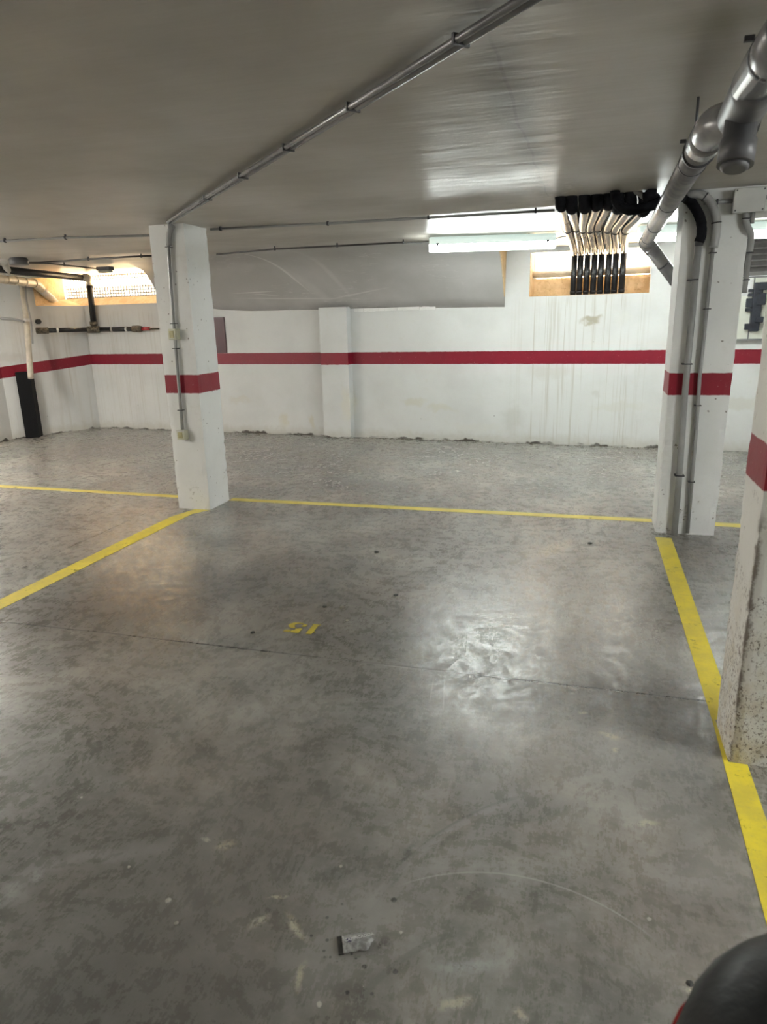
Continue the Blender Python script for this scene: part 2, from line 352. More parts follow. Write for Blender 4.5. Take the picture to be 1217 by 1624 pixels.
    c = k.mix(band_, c, rc)
    k.color(c)
    k.t.links.new(k.ramp(band_, 0, 1, .6, .42), k.b.inputs['Roughness'])
    k.bump(k.math('ADD', k.math('MULTIPLY', n2, .7), k.math('MULTIPLY', n3, .3)), .35, .008)
    return k.m

def ceiling_material():
    k = N('ceiling_paint', .5, 0, .30); P = k.P
    n1 = k.noise(P, 1.1, 4); st = k.noise(k.mapping(P, (0,0,0), (0,0,.12), (.6, 3.2, 1)), 2.6, 4, .55)
    c = k.mix(k.ramp(n1, .35, .7), (.46, .43, .385), (.40, .375, .335))
    c = k.mix(k.math('MULTIPLY', k.ramp(st, .45, .7), .25), c, (.50, .48, .44))
    A = atz(1175, 30, CEIL); c = k.mix(k.math('MULTIPLY', k.blob(P, (A.x-.05, A.y), (.16, .10), 0, 'xy', .8), .5), c, (.22, .20, .12))
    A = atz(875, 305, CEIL); q = k.math('MULTIPLY', k.blob(P, (A.x+.03, A.y), (.16, .3), 0, 'xy', .7), k.ramp(k.noise(P, 16, 4), .5, .6))
    c = k.mix(k.math('MULTIPLY', q, .6), c, (.66, .64, .6))
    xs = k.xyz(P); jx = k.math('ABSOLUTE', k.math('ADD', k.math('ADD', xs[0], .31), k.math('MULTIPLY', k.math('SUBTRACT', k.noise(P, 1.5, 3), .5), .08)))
    crease_dark = k.math('MULTIPLY', k.math('MAXIMUM', k.math('MULTIPLY', k.ramp(jx, .0, .13, 1, 0), .8), k.ramp(jx, .004, .012, 1, 0)), k.math('MULTIPLY', k.ramp(xs[1], 1.4, 2.3), k.ramp(k.noise(P, 2.2, 3), .25, .55, .45, 1)))  # soft dark band with a thin core line along the crease
    c = k.mix(k.math('MULTIPLY', k.math('MULTIPLY', crease_dark, k.ramp(xs[1], 5.3, 4.9)), .72), c, (.13, .125, .12))
    k.color(c); k.t.links.new(k.ramp(n1, .3, .7, .29, .45), k.b.inputs['Roughness'])
    k.bump(k.math('ADD', k.math('MULTIPLY', st, 1.0), k.math('MULTIPLY', k.noise(P, 30, 2), .05)), .13, .03)
    return k.m
def soffit_material():
    k = N('grey_soffit_paint', .5, 0, .35); P = k.P; n1 = k.noise(P, 1.6, 5)
    c = k.mix(k.ramp(n1, .35, .7), (.40, .39, .375), (.46, .45, .44))
    # thin pale trowel ridges
    w = k.noise(k.mapping(P, (0,0,0), (0,0,.1), (1.0, 1, 9)), 1.6, 3)
    c = k.mix(k.math('MULTIPLY', k.ramp(k.math('ABSOLUTE', k.math('SUBTRACT', w, .52)), .012, .0), k.math('MULTIPLY', k.ramp(k.noise(P, 1.3, 2), .5, .6), .4)), c, (.66, .65, .63))
    for a, b, w_, s_ in (((440,406),(470,440),.012,.8), ((455,425),(483,458),.008,.9), ((372,465),(425,462),.006,.8), ((390,473),(520,473),.007,.7), ((400,466),(430,468),.006,.7),
                         ((520,473),(600,458),.007,.6), ((465,432),(515,478),.05,.25), ((515,410),(545,462),.03,.3), ((690,397),(785,392),.006,.3)):
        A, B = atw(a[0], a[1], .35), atw(b[0], b[1], .35); m_ = (A+B)/2; d_ = B-A
        c = k.mix(k.math('MULTIPLY', k.blob(P, (m_.x, m_.z), (Vector((d_.x, d_.z)).length/2, w_), -atan2(d_.z, d_.x), 'xz', .7), s_), c, (.62,.61,.59))
    k.color(c); k.bump(k.noise(P, 3.5, 4), .25, .03); return k.m
def yellow_material():
    k = N('yellow_floor_paint', .6); P = k.P; n = k.noise(P, 6, 6, .7); f = k.noise(P, 45, 4, .7)
    c = k.mix(k.ramp(n, .35, .68), (.74, .60, .035), (.58, .47, .05))
    c = k.mix(k.math('MULTIPLY', k.ramp(f, .55, .75), .4), c, (.36, .32, .12))
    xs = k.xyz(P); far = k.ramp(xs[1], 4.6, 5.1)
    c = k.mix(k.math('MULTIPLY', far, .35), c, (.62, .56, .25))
    k.color(c); wear = k.math('MULTIPLY', k.ramp(k.noise(P, 8, 8, .75), .585, .68), .85)
    tr = k.n('ShaderNodeBsdfTransparent'); mx = k.n('ShaderNodeMixShader'); k.t.links.new(wear, mx.inputs[0])
    k.t.links.new(k.b.outputs[0], mx.inputs[1]); k.t.links.new(tr.outputs[0], mx.inputs[2])
    k.t.links.new(mx.outputs[0], k.t.nodes['Material Output'].inputs[0]); k.bump(f, .2, .004); return k.m
def sand_material():
    k = N('bare_render', .85, 0, .2); P = k.P; n = k.noise(P, 7, 6, .65)
    c = k.mix(k.ramp(n, .35, .65), (.52, .37, .21), (.66, .50, .31))
    c = k.mix(k.math('MULTIPLY', k.ramp(k.noise(P, 24, 4), .58, .7), .5), c, (.34, .22, .12))
    k.color(c); k.bump(n, .5, .02); return k.m
def emit(name, col, st):
    k = N(name); k.b.inputs['Base Color'].default_value = (.8,.8,.8,1); k.b.inputs['Emission Color'].default_value = (*col, 1)
    k.b.inputs['Emission Strength'].default_value = st; return k.m
def pvc_material():
    k = N('grey_pipe', .26, 0, .6); P = k.P; n = k.noise(P, 8, 5)
    c = k.mix(k.ramp(n, .4, .7), (.15, .15, .155), (.21, .205, .20)); c = k.mix(k.math('MULTIPLY', k.ramp(k.noise(P, 30, 4), .58, .72), .35), c, (.16, .15, .13))
    k.color(c); k.bump(n, .1, .01); return k.m

M = dict(
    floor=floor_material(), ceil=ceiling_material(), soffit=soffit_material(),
    wall=paint_material('wall_paint', .981, 1.136, (.61,.615,.605), 'wall', (.21,.006,.020)),
    pillar=paint_material('pillar_paint', .997, 1.147, (.75,.755,.745), 'pillar', (.25,.008,.022)),
    dirty=paint_material('dirty_pillar_paint', .995, 1.142, (.72,.71,.67), 'dirty', (.25,.012,.024)),
    white=plain('white_render', (.72,.72,.70), .6, 0, .05, 3, .2),
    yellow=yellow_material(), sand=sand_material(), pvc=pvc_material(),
    pvc_dark=plain('dark_grey_pipe', (.10,.10,.105), .42, 0, .1, 12), pvc_tan=plain('beige_pipe', (.52,.47,.38), .4, 0, .12, 9, .1),
    black=plain('black_foam', (.008,.008,.010), .8, 0, .3, 20, .6, .12), blackpipe=plain('black_pipe', (.012,.012,.013), .38, 0, .3, 9),
    conduit=plain('grey_conduit', (.29,.29,.285), .38, 0, .06, 10), clip=plain('dark_clip', (.045,.045,.05), .5, 0, .2, 20),
    fixture=emit('lamp_body_plastic', (.72, .95, .88), .075), box=plain('junction_box_plastic', (.50,.50,.48), .45, 0, .04, 8),
    beige=plain('aged_switch_plastic', (.58,.58,.46), .4, 0, .06, 12), beige_in=plain('yellowed_switch_centre', (.42,.38,.20), .45, 0, .15, 25),
    brass=plain('oxidised_brass', (.13,.11,.08), .6, .4, .5, 30, .6), redp=plain('red_valve', (.35,.03,.03), .4),
    darkred=plain('dark_red_board', (.055,.003,.010), .4, 0, .06, 8), guard=plain('black_guard', (.005,.005,.006), .6, 0, .1, 6, 0, .2),
    metal=plain('galvanised_wire', (.42,.40,.36), .45, .6, .1, 30), louver=plain('dark_louver', (.13,.12,.115), .5, 0, .1, 8),
    cable=plain('dark_cable', (.05,.047,.045), .5, 0, .2, 10), trunk=plain('white_trunking', (.60,.59,.56), .45, 0, .06, 10),
    panel=plain('panel_board', (.56,.57,.50), .35, 0, .05, 4), device=plain('dark_blue_grey_device', (.022,.025,.034), .5, 0, .2, 20, .2, .3),
    silver=plain('crumpled_wrapper', (.30,.30,.285), .3, 0, .3, 90, .3), letters=plain('pale_letters', (.75,.75,.74), .5), purple=plain('purple_mark', (.06,.04,.12), .5),
    stone=plain('pale_chip', (.55,.53,.46), .8, 0, .2, 60), darkstone=plain('dark_chip', (.05,.05,.045), .8, 0, .2, 60),
    seat=plain('seat_vinyl', (.008,.008,.009), .42, 0, .15, 20, .15, .35), redbody=plain('red_scooter_paint', (.30,.012,.015), .25, 0, .05, 3),
    rubber=plain('tyre_rubber', (.02,.02,.02), .8), steel=plain('brushed_steel', (.5,.5,.5), .35, .9), glass=plain('lens_plastic', (.7,.7,.7), .15),
    tube=emit('lamp_far_light', (.93, 1.0, .96), LAMP_FAR), tubeL=emit('lamp_left_light', (1.0, .96, .88), LAMP_LEFT),
    tubeC=emit('lamp_corner_light', (1.0, .96, .88), LAMP_CORNER), tubeR=emit('lamp_right_light', (.97, 1.0, .97), LAMP_RIGHT), fillB=emit('added_back_fill', (1.0, .97, .9), FILL_BACK),
    grey_wall=plain('light_grey_paint', (.66,.66,.64), .6, 0, .06, 2, .2), street=plain('pale_paving', (.62,.54,.40), .9, 0, .1, 3),  # grey_wall is one even light grey
)

# ================================================================== STRUCTURE
XL, XR, YB = -7.92, 6.2, -4.5
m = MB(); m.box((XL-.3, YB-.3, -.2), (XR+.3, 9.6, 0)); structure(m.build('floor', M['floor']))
# ceiling: gently uneven slab underside, with a sagging lip; the crease is only coloured
def ceil_z(x, y):
    z = CEIL + .006*(noise.noise(Vector((x*.8, y*1.7, 0)))) + .003*noise.noise(Vector((x*2.2, y*4, 3)))
    lip = max(0, min(1, (x+3.2)/.8))*max(0, min(1, (-.15-x)/.2))
    z -= lip*(.018+.006*noise.noise(Vector((x*3, 0, 9))))*math.exp(-((y-5.33-.03*noise.noise(Vector((x*1.5,0,4))))/.10)**2)
    if y > 5.36: z += lip*.012
    return z
xs_ = []; x = XL-.3
while x < XR+.3: xs_.append(x); x += (.03 if -.55 < x < -.1 else .12)
xs_.append(XR+.3); ys_ = []; y = YB-.3
while y < 9.2: ys_.append(y); y += (.03 if 4.9 < y < 5.6 else .12)
def y_wall(x): return (WA + WD*((x-WA.x)/WD.x)).y
rows = []
for y in ys_ + [None]:
    rows.append([Vector((x, min(y if y is not None else 99, y_wall(x)+.03), 0)) for x in xs_])
for r in rows:
    for q in r: q.z = ceil_z(q.x, q.y)
m = MB(); m.grid([list(reversed(r)) for r in rows]); 
m.grid([[q+Vector((0,0,.06)) for q in r] for r in rows])
n_ = len(xs_); rim = [rows[-1], [q+Vector((0,0,.06)) for q in rows[-1]]]; m.grid(rim, False)
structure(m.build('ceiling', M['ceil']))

# back wall with window openings; thickness .30
T = .30
W2A, W2B = wu(Vector((-.705, 8.712, 0))), wu(Vector((.632, 8.622, 0)))
W2Z0, W2Z1 = 1.765, 2.255
W1B = wu(Vector((-4.6, 8.97, 0))); W1Z0 = 1.852
W3A = wu(Vector((1.40, 8.57, 0))); W3B = W3A+1.5; W3Z0 = 1.905
UEND = wu(Vector((XR+.3, 8.25, 0)))
def wbox(mb, u0, u1, z0, z1, o0=0.0, o1=-T):
    a = wp(u0, o0, z0); return mb.obox(a, WD*(u1-u0), WN*(o0-o1), Vector((0,0,z1-z0)))
m = MB()
TOP = CEIL+.05
wbox(m, -.02, W1B, 0, W1Z0, 0, -T); wbox(m, W1B, W2A, 0, TOP); wbox(m, W2A, W2B, 0, W2Z0)
wbox(m, W2A, W2B, W2Z1, TOP, 0, -.04); wbox(m, W2B, W3A, 0, TOP); wbox(m, W3A, W3B, 0, W3Z0); wbox(m, W3B, UEND, 0, TOP)
structure(m.build('wall_back', M['wall']))
# pilaster on the back wall (painted with it)
m = MB(); ua, ub = wu(Vector((-3.43, 8.9, 0))), wu(Vector((-3.03, 8.9, 0))); wbox(m, ua+.02, ub+.02, 0, 1.715, .13, -.02)
structure(m.build('wall_back_pilaster', M['wall'], bevel=.006), 'white wall pilaster with red band')
# chamfered corner of the wall (with window notch) and left wall
cd_ = (CH-WA); cl = cd_.length; cdn = cd_.normalized(); cn = Vector((cdn.y, -cdn.x, 0))
if cn.x > 0: cn = -cn
def on_ch(x, y, off=0.0):
    d = ray(x, y); P0 = WA - cn*off; return CC + d*((P0-CC).dot(cn)/d.dot(cn))
notch = (on_ch(57, 487)-WA).dot(cdn)
m = MB()
m.obox(WA, cdn*notch, cn*.25, Vector((0,0,W1Z0)))
m.obox(WA+cdn*notch, cdn*(cl-notch+.02), cn*.25, Vector((0,0,TOP)))
structure(m.build('wall_left_corner', M['wall']))
m = MB(); m.box((XL-.25, YB-.3, 0), (XL, CH.y, TOP)); structure(m.build('wall_left', M['wall']))
m = MB(); m.box((XR, YB, 0), (XR+.25, 8.4, TOP)); structure(m.build('wall_right', M['grey_wall']))
m = MB(); m.box((XL, YB-.25, 0), (XR, YB, TOP)); structure(m.build('wall_front', M['grey_wall']))
# downstand beam meeting the right pillar
m = MB(); m.box((.70, 5.15, 2.147), (XR, 5.52, CEIL+.02)); structure(m.build('ceiling_beam', M['white'], bevel=.008), 'white downstand beam along the ceiling from the pillar with pipes')

# sloping underside of a ramp
def lerp(a, b, t): return a+(b-a)*t
def interp(x, tab):
    for (x0, y0), (x1, y1) in zip(tab, tab[1:]):
        if x <= x1: return lerp(y0, y1, max(0, (x-x0)/(x1-x0)))
    return tab[-1][1]
prof = [(0,0),(.11,.18),(.22,.37),(.33,.55),(.44,.71),(.54,.82),(.66,.90),(.80,.95),(.96,.98),(1.15,.995),(1.35,1.0)]
rows = []
NS = 50
for i in range(NS+1):
    s = i/NS; x = lerp(-5.98, -.995, s)
    zb = interp(x, [(-5.98,1.93),(-5.5,1.80),(-5.0,1.733),(-4.5,1.70),(-3.0,1.69),(-1.0,1.656)]) + .004*noise.noise(Vector((x*3,0,0)))
    # plan of the ceiling edge
    yc = interp(x, [(-5.98,7.9),(-5.6,7.42),(-5.2,7.28),(-4.6,7.26),(-4.1,7.40),(-2.7,7.30),(-1.0,7.40)])
    xc = x + .30*max(0, (-5.0-x)/.98)
    W_ = Vector((x, y_wall(x), zb)); row = []
    for d, h in prof:
        t = d/1.35; yy = lerp(W_.y, yc, t); hh = h
        row.append(Vector((lerp(x, xc, t), yy, lerp(zb, CEIL+.004, hh) + .006*noise.noise(Vector((x*1.3, yy*2, 5)))*(h*(1-h)*4))))
    row.insert(0, W_ + WN*.02)
    rows.append(row)
m = MB(); m.grid(rows)
for r, rev in ((rows[0], True), (rows[-1], False)):      # closing ends
    top = Vector((r[1].x, r[1].y, CEIL+.01)); poly = r[1:]+[top]
    m.add(poly, [tuple(reversed(range(len(poly))))] if rev else [tuple(range(len(poly)))])
sof = structure(m.build('ceiling_soffit', M['soffit']), 'grey sloping underside of a ramp above the back wall')
# the bare right-hand end of it
r = rows[-1]; off = Vector((.012, 0, 0)); top = Vector((r[1].x, r[1].y-.02, CEIL)); poly = [q+off*.2 for q in r[2:]]+[top]
poly = [q for q in poly]; m = MB(); m.prism(poly, off)
m.build('soffit_end_face', M['sand'], sof)

# window light wells --------------------------------------------------
# window_1 (left): sandy sill, left reveal, mesh grille
g1 = .14
m = MB()
L1 = wu(atw(103, 470, -g1))
zg0, zg1 = 1.965, CEIL+.02
# the sloped sill from the wall's inner edge up to the grille
A = [wp(-.02, 0, W1Z0), wp(W1B, 0, W1Z0), wp(W1B, -g1, zg0), wp(L1, -g1, zg0)]
nl = WA + cdn*notch + Vector((0,0,W1Z0))
m.add(A+[nl], [(0,1,2,3),(4,0,3)])
m.add([nl, wp(L1,-g1,zg0), wp(L1,-g1,TOP), nl+Vector((0,0,TOP-W1Z0))], [(0,1,2,3)])
w1 = structure(m.build('window_1', M['sand']), 'left basement window with sandy sill and white glowing mesh')
m = MB(); wbox(m, L1-.1, W1B, zg0-.08, zg0, -g1, -g1-.05); wbox(m, L1-.1, W1B, CEIL+.0, TOP, -g1, -g1-.05); m.build('window_frame', M['sand'], w1)
def grille(mb, u0, u1, z0, z1, off, step, t, step_z=None):
    u = u0
    while u < u1: wbox(mb, u, u+t, z0, z1, off, off-t); u += step
    z = z0
    while z < z1: wbox(mb, u0, u1, z, z+t, off-t, off-2*t); z += (step_z or step)
m = MB(); grille(m, L1, W1B, zg0, zg1, -g1-.03, .050, .014, .044); m.build('grille', M['metal'], w1)
# window_2 (right)
m = MB(); zl = 1.975; ztop = W2Z1
wbox(m, W2A-.02, W2B+.02, W2Z0-.10, zl, -T+.02, -T-.03)                      # low upstand at the back
wbox(m, W2A-.012, W2A+.004, W2Z0, ztop, -.002, -T); wbox(m, W2B-.004, W2B+.012, W2Z0, ztop, -.002, -T); wbox(m, W2A, W2B, W2Z0-.012, W2Z0+.004, -.002, -T)
w2 = structure(m.build('window_2', M['sand']), 'right basement window with bare sandy reveal')
m = MB(); grille(m, W2A, W2B, zl, ztop+.06, -T+.01, .055, .012); m.build('grille', M['metal'], w2)
# window_3 (far right, dark louvres)
m = MB(); wbox(m, W3A, W3B, W3Z0, W3Z0+.03, -.02, -.10); wbox(m, W3A, W3B, CEIL-.03, TOP, -.02, -.10); wbox(m, W3A, W3A+.03, W3Z0, TOP, -.02, -.10); wbox(m, W3B-.03, W3B, W3Z0, TOP, -.02, -.10)
w3 = structure(m.build('window_3', M['louver']), 'high opening closed by dark horizontal louvres')
m = MB()
for i in range(6):
    z = W3Z0+.03+i*.06; a = wp(W3A+.03, -.03, z)
    m.obox(a, WD*(W3B-W3A-.06), WN*.05+Vector((0,0,.045)), Vector((0,0,.012)))
wbox(m, W3A, W3B, W3Z0, TOP, -.11, -.14)
m.build('louver', M['louver'], w3)
# paving outside at street level and far curb
m = MB(); m.obox(wp(-3, -T-.03, 1.50), WD*16, WN*14, Vector((0,0,.06))); structure(m.build('ground_outside', M['street']))

# ================================================================== PILLARS
def rough_pillar(name, x0, x1, y0, y1, mat, label, amp=.006, cell=.04, top=CEIL, chip=1.0, skirt=0):
    nx, ny, nz = max(2, int((x1-x0)/cell)), max(2, int((y1-y0)/cell)), int(top/cell)
    ring = []
    for i in range(nx): ring.append((lerp(x0, x1, i/nx), y0, i == 0))
    for i in range(ny): ring.append((x1, lerp(y0, y1, i/ny), i == 0))
    for i in range(nx): ring.append((lerp(x1, x0, i/nx), y1, i == 0))
    for i in range(ny): ring.append((x0, lerp(y1, y0, i/ny), i == 0))
    cx, cy = (x0+x1)/2, (y0+y1)/2; m = MB(); vs = []; n = len(ring)
    # corner vertices are doubled so the arris stays crisp but worn
    R2 = []
    for x, y, c in ring:
        if c:
            dx, dy = (1 if x < cx else -1), (1 if y < cy else -1)
            R2 += [('c', x, y, dx, dy)]
        else: R2 += [('e', x, y, 0, 0)]
    n = len(R2)
    for k_ in range(nz+1):
        z = top*k_/nz
        for kind, x, y, dx, dy in R2:
            nn = noise.noise(Vector((x*9+3, y*9, z*11)))*amp*.5
            d = Vector((x-cx, y-cy, 0)); 
            ex = 0
            if kind == 'c':
                h = abs(noise.noise(Vector((x*3, y*3, z*9))))*.6 + max(0, noise.noise(Vector((x*3+7, y*3, z*24))))*.9
                ex = amp*chip*(h + .15)*(1.0+ .8*(z < .9))
                vs.append(Vector((x+dx*ex+nn*.3, y+dy*ex+nn*.3, z)))
            else:
                sx = 0 if abs(abs(x-cx)-(x1-x0)/2) > 1e-6 else (1 if x > cx else -1)
                sy = 0 if abs(abs(y-cy)-(y1-y0)/2) > 1e-6 else (1 if y > cy else -1)
                vs.append(Vector((x+sx*nn*.35, y+sy*nn*.35, z)))
    fs = [(k_*n+j, k_*n+(j+1) % n, (k_+1)*n+(j+1) % n, (k_+1)*n+j) for k_ in range(nz) for j in range(n)]
    m.add(vs, fs, False); m.add([vs[j] for j in range(n)], [tuple(reversed(range(n)))]); m.add(vs[-n:], [tuple(range(n))])
    return tag(m.build(name, mat, None, (cx, cy, 0)), label, 'pillar')
rough_pillar('concrete_pillar', -3.368, -3.055, 5.055, 5.405, M['pillar'], 'white square pillar with red band and two switch boxes, left of the bay')
rough_pillar('concrete_pillar', .547, .945, 5.15, 5.50, M['pillar'], 'white pillar with red band carrying two grey pipes down its face')
rough_pillar('concrete_pillar', .560, .98, 2.365, 2.64, M['dirty'], 'near white pillar at the right edge, brown speckled at its foot', .006, .03, CEIL, 1.0)

rough_pillar('concrete_pillar', -3.78, -3.36, 2.365, 2.64, M['pillar'], 'white pillar with red band just outside the left edge of the picture')
# ================================================================== FLOOR MARKINGS
def marking(name, pts, label, w=None):
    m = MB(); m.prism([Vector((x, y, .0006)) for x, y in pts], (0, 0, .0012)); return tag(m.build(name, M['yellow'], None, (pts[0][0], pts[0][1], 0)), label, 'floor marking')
marking('painted_line', [(-3.27,5.395),(-3.0,5.365),(.53,5.41),(.53,5.50),(-3.0,5.475),(-3.27,5.49)][0:0] or [(-3.055,5.38),(.547,5.415),(.547,5.51),(-3.055,5.465)], 'yellow painted line across the back of the bay between the two pillars')
marking('painted_line', [(-7.2,5.42),(-3.37,5.38),(-3.37,5.455),(-7.2,5.51)], 'faded yellow painted line running left from the switch-box pillar')
marking('painted_line', [(.945,5.40),(2.6,5.40),(2.6,5.50),(.945,5.50)], 'short yellow line right of the pillar with pipes')
marking('painted_line', [(-3.275,.2),(-3.165,.2),(-3.145,4.90),(-3.06,5.05),(-3.20,5.05),(-3.275,4.80)], 'yellow painted line from the switch-box pillar to the left edge')
marking('painted_line', [(.505,.2),(.615,.2),(.622,2.362),(.56,2.362),(.56,2.64),(.637,2.64),(.645,5.03),(.537,5.03),(.548,2.6)], 'long yellow line along the right side, passing under the near pillar')
# stencilled bay number, read from the far side
def digits():
    m = MB(); o = atz(500.5, 992.5); R = Matrix.Rotation(pi, 3, 'Z')
    # local frame: u to the viewer's left in the image, v towards the camera; letter height .112, slanted by perspective only
    H = .118
    def P(u, v): return Vector((-1.278 - u, 3.098 - v*H, .0012))
    one = [[(0,.0),(.047,0),(.047,.05),(.040,.07),(.040,1),(.008,1),(.008,.80),(-.004,.80),(-.004,.74),(.008,.70),(.008,.07),(0,.05)]]
    five = [[(.070,.12),(.092,.12),(.092,.36),(.070,.36)],                                    # stencil terminal
            [(.096,.02),(.125,.0),(.150,.06),(.166,.2),(.168,.36),(.160,.50),(.142,.58),(.120,.58),(.120,.50),(.130,.42),(.134,.28),(.128,.13),(.110,.07),(.096,.10)],
            [(.078,.55),(.090,.55),(.112,.64),(.112,.80),(.090,.80),(.090,1.0),(.078,1.0)],
            [(.090,.80),(.125,.80),(.125,1.0),(.090,1.0)],
            [(.130,.78),(.160,.82),(.166,1.0),(.130,1.0)]]
    for poly in one+five: m.prism([P(u, v) for u, v in poly], (0,0,.0012))
    return m
tag(digits().build('bay_number', M['yellow'], None, (-1.36, 3.04, 0)), 'small yellow stencilled number 15 painted upside down on the floor', 'number')

# ================================================================== LAMPS
def fluorescent(a, b, z, label, mat_e, w=.14, h=.13, group=None):
    a = Vector((a[0], a[1], z)); b = Vector((b[0], b[1], z)); d = (b-a).normalized(); s = Vector((-d.y, d.x, 0)); L = (b-a).length
    root = empty('fluorescent_lamp', (a+b)/2, label, 'lamp', group)
    def sect(scale_w, z0, z1, n=10, lo=True):
        pts = []
        for i in range(n+1):
            t = pi*i/n; pts.append((cos(t)*w/2*scale_w, (-sin(t)*(z1-z0) if lo else sin(t)*(z1-z0))))
        return pts
    def ext(mb, prof_, z0, e=0.0):
        rows = []
        for k_, (tt, sc) in enumerate([(0, .86), (.012, 1), (L-.012, 1), (L, .86)]):
            rows.append([a + d*tt + s*(u*sc) + Vector((0,0,z0+v*sc)) for u, v in prof_])
        mb.grid(rows); 
        mb.add(rows[0], [tuple(range(len(prof_)))]); mb.add(rows[-1], [tuple(reversed(range(len(prof_))))])
    m = MB(); ext(m, sect(1, 0, h*.5, 10, False), 0); m.obox(a-s*w*.5+Vector((0,0,-.010)), d*L, s*w, Vector((0,0,.012))); m.build('housing', M['fixture'], root)
    m = MB(); ext(m, sect(.93, 0, h*.5, 12, True), -.010); m.build('diffuser', mat_e, root)
    for t in (.08, L-.08):
        m = MB(); m.obox(a+d*(t-.012)-s*(w*.53)+Vector((0,0,-.02)), d*.024, s*w*1.06, Vector((0,0,.02))); m.build('clip', M['clip'], root)
    for t in (.25, L-.25):
        m = MB(); m.tube([a+d*t+Vector((0,0,h*.3)), a+d*t+Vector((0,0,CEIL-z+.005))], .008, 8); m.build('mounting', M['clip'], root)
    return root
a, b = atz(681, 387.5, 2.238), atz(881, 381, 2.238)
fluorescent(a, b, 2.238, 'lit white fluorescent batten hanging by the grey soffit, left of the right window', M['tube'])
c_ = atz(1013, 370, 2.235); fluorescent(c_, c_+(b-a).normalized()*1.2, 2.235, 'lit fluorescent batten mostly hidden behind the big grey drain pipe', M['tube'])
fluorescent((-6.1, .9), (-6.1, 2.2), 2.22, 'fluorescent batten over the left bay, outside the picture', M['tubeL'])
fluorescent((-7.3, 4.6), (-7.3, 5.9), 2.22, 'fluorescent batten by the left wall, outside the picture', M['tubeC'])
fluorescent((3.3, 1.0), (3.3, 2.3), 2.22, 'fluorescent batten right of the near pillar, outside the picture', M['tubeR'])
fluorescent((-2.2, -3.0), (-.9, -3.0), 2.22, 'added fluorescent batten behind the camera, out of view', M['fillB'])  # unseen fill added to lift the foreground, not a known lamp

# ================================================================== PIPES
PZ, PX = 2.12, .360
PR = .052
def ring(mb, c, ax, r, w=.012, th=.004, n=20):
    ax = Vector(ax).normalized(); c = Vector(c); mb.tube([c-ax*w/2, c+ax*w/2], r+th, n)
root = empty('drain_pipe', (PX, 4.0, PZ), 'large grey drain pipe with couplings hung under the ceiling at the upper right', 'pipe')
E0 = atz(1030, 378, PZ); yend = 6.45
far = [(PX+.045, yend, PZ+.0), (PX, 2.66, PZ)]
A_ = Vector((.415, yend, PZ)); B_ = Vector((.352, 2.70, PZ))
m = MB(); m.tube([A_, B_], PR, 24); m.build('pipe', M['pvc'], root)
# near run
C_ = Vector((.378, 2.22, PZ)); D_ = Vector((.385, -1.5, PZ))
m = MB(); m.tube([C_, D_], PR+.001, 24); m.build('pipe', M['pvc'], root)
# elbow closing the far run, turned sideways into the branch fitting
m = MB(); m.tube(smooth_path([B_+Vector((0,.05,0)), B_+Vector((0,-.02,0)), B_+Vector((.012,-.075,0)), B_+Vector((.05,-.13,-.006)), B_+Vector((.09,-.16,-.012))], 5), PR+.006, 24); m.build('elbow', M['pvc'], root)
m = MB(); q0 = B_+Vector((-.004,-.03,0)); 
# branch fitting with inspection branch
m = MB(); Fa, Fb = Vector((.400, 2.52, PZ-.012)), Vector((.385, 2.17, PZ)); m.tube([Fa, Fa+(Fb-Fa)*.04, Fa+(Fb-Fa)*.8, Fb], [PR+.004, PR+.009, PR+.009, PR+.004], 24)
m.build('branch_fitting', M['pvc_dark'], root)
Ga = Vector((.390, 2.40, PZ-.02)); Gb = aty(1166, 262, 2.36)
dG = (Gb-Ga)
m = MB(); m.tube([Ga, Ga+dG*.55, Ga+dG*.56, Ga+dG], [PR-.008, PR-.008, PR-.003, PR-.003], 24); cap = m.build('inspection_branch', M['pvc_dark'], root)
m = MB(); m.tube([Ga+dG, Ga+dG*1.05, Ga+dG*1.09], [PR-.014, PR-.014, PR-.022], 24); m.build('end_cap', M['pvc_dark'], cap)
ax = (B_-A_).normalized()
def at_y(y): return A_ + ax*((y-A_.y)/ax.y)
for y in (6.1, 5.3, 4.28, 3.22): 
    m = MB(); ring(m, at_y(y), ax, PR, .010, .003); m.build('joint_ring', M['clip'], root)
for y, w_ in ((2.82, .16),):
    m = MB(); m.tube([at_y(y+.08), at_y(y-.08)], PR+.007, 24); m.build('coupling', M['pvc'], root)
for y in (3.02,):
    m = MB(); ring(m, at_y(y), ax, PR+.003, .022, .004); m.tube([at_y(y)+Vector((-.02,0,PR)), at_y(y)+Vector((-.02,0,CEIL-PZ))], .005, 8)
    m.obox(at_y(y)+Vector((-PR-.018,-.006,PR*.6)), (.022,0,0), (0,.012,0), (0,0,.012)); m.build('clamp', M['clip'], root)
for y in (2.0, 1.55):
    c = Vector((.381, y, PZ)); m = MB(); ring(m, c, (0,1,0), PR+.003, .022, .004); m.tube([c+Vector((-.02,0,PR)), c+Vector((-.02,0,CEIL-PZ))], .005, 8)
    m.obox(c+Vector((-PR-.018,-.006,PR*.6)), (.022,0,0), (0,.012,0), (0,0,.012)); m.build('clamp', M['clip'], root)
m = MB(); m.tube([Vector((.382, 2.10, PZ)), Vector((.382, 1.82, PZ))], PR+.007, 24); m.build('coupling', M['pvc'], root)
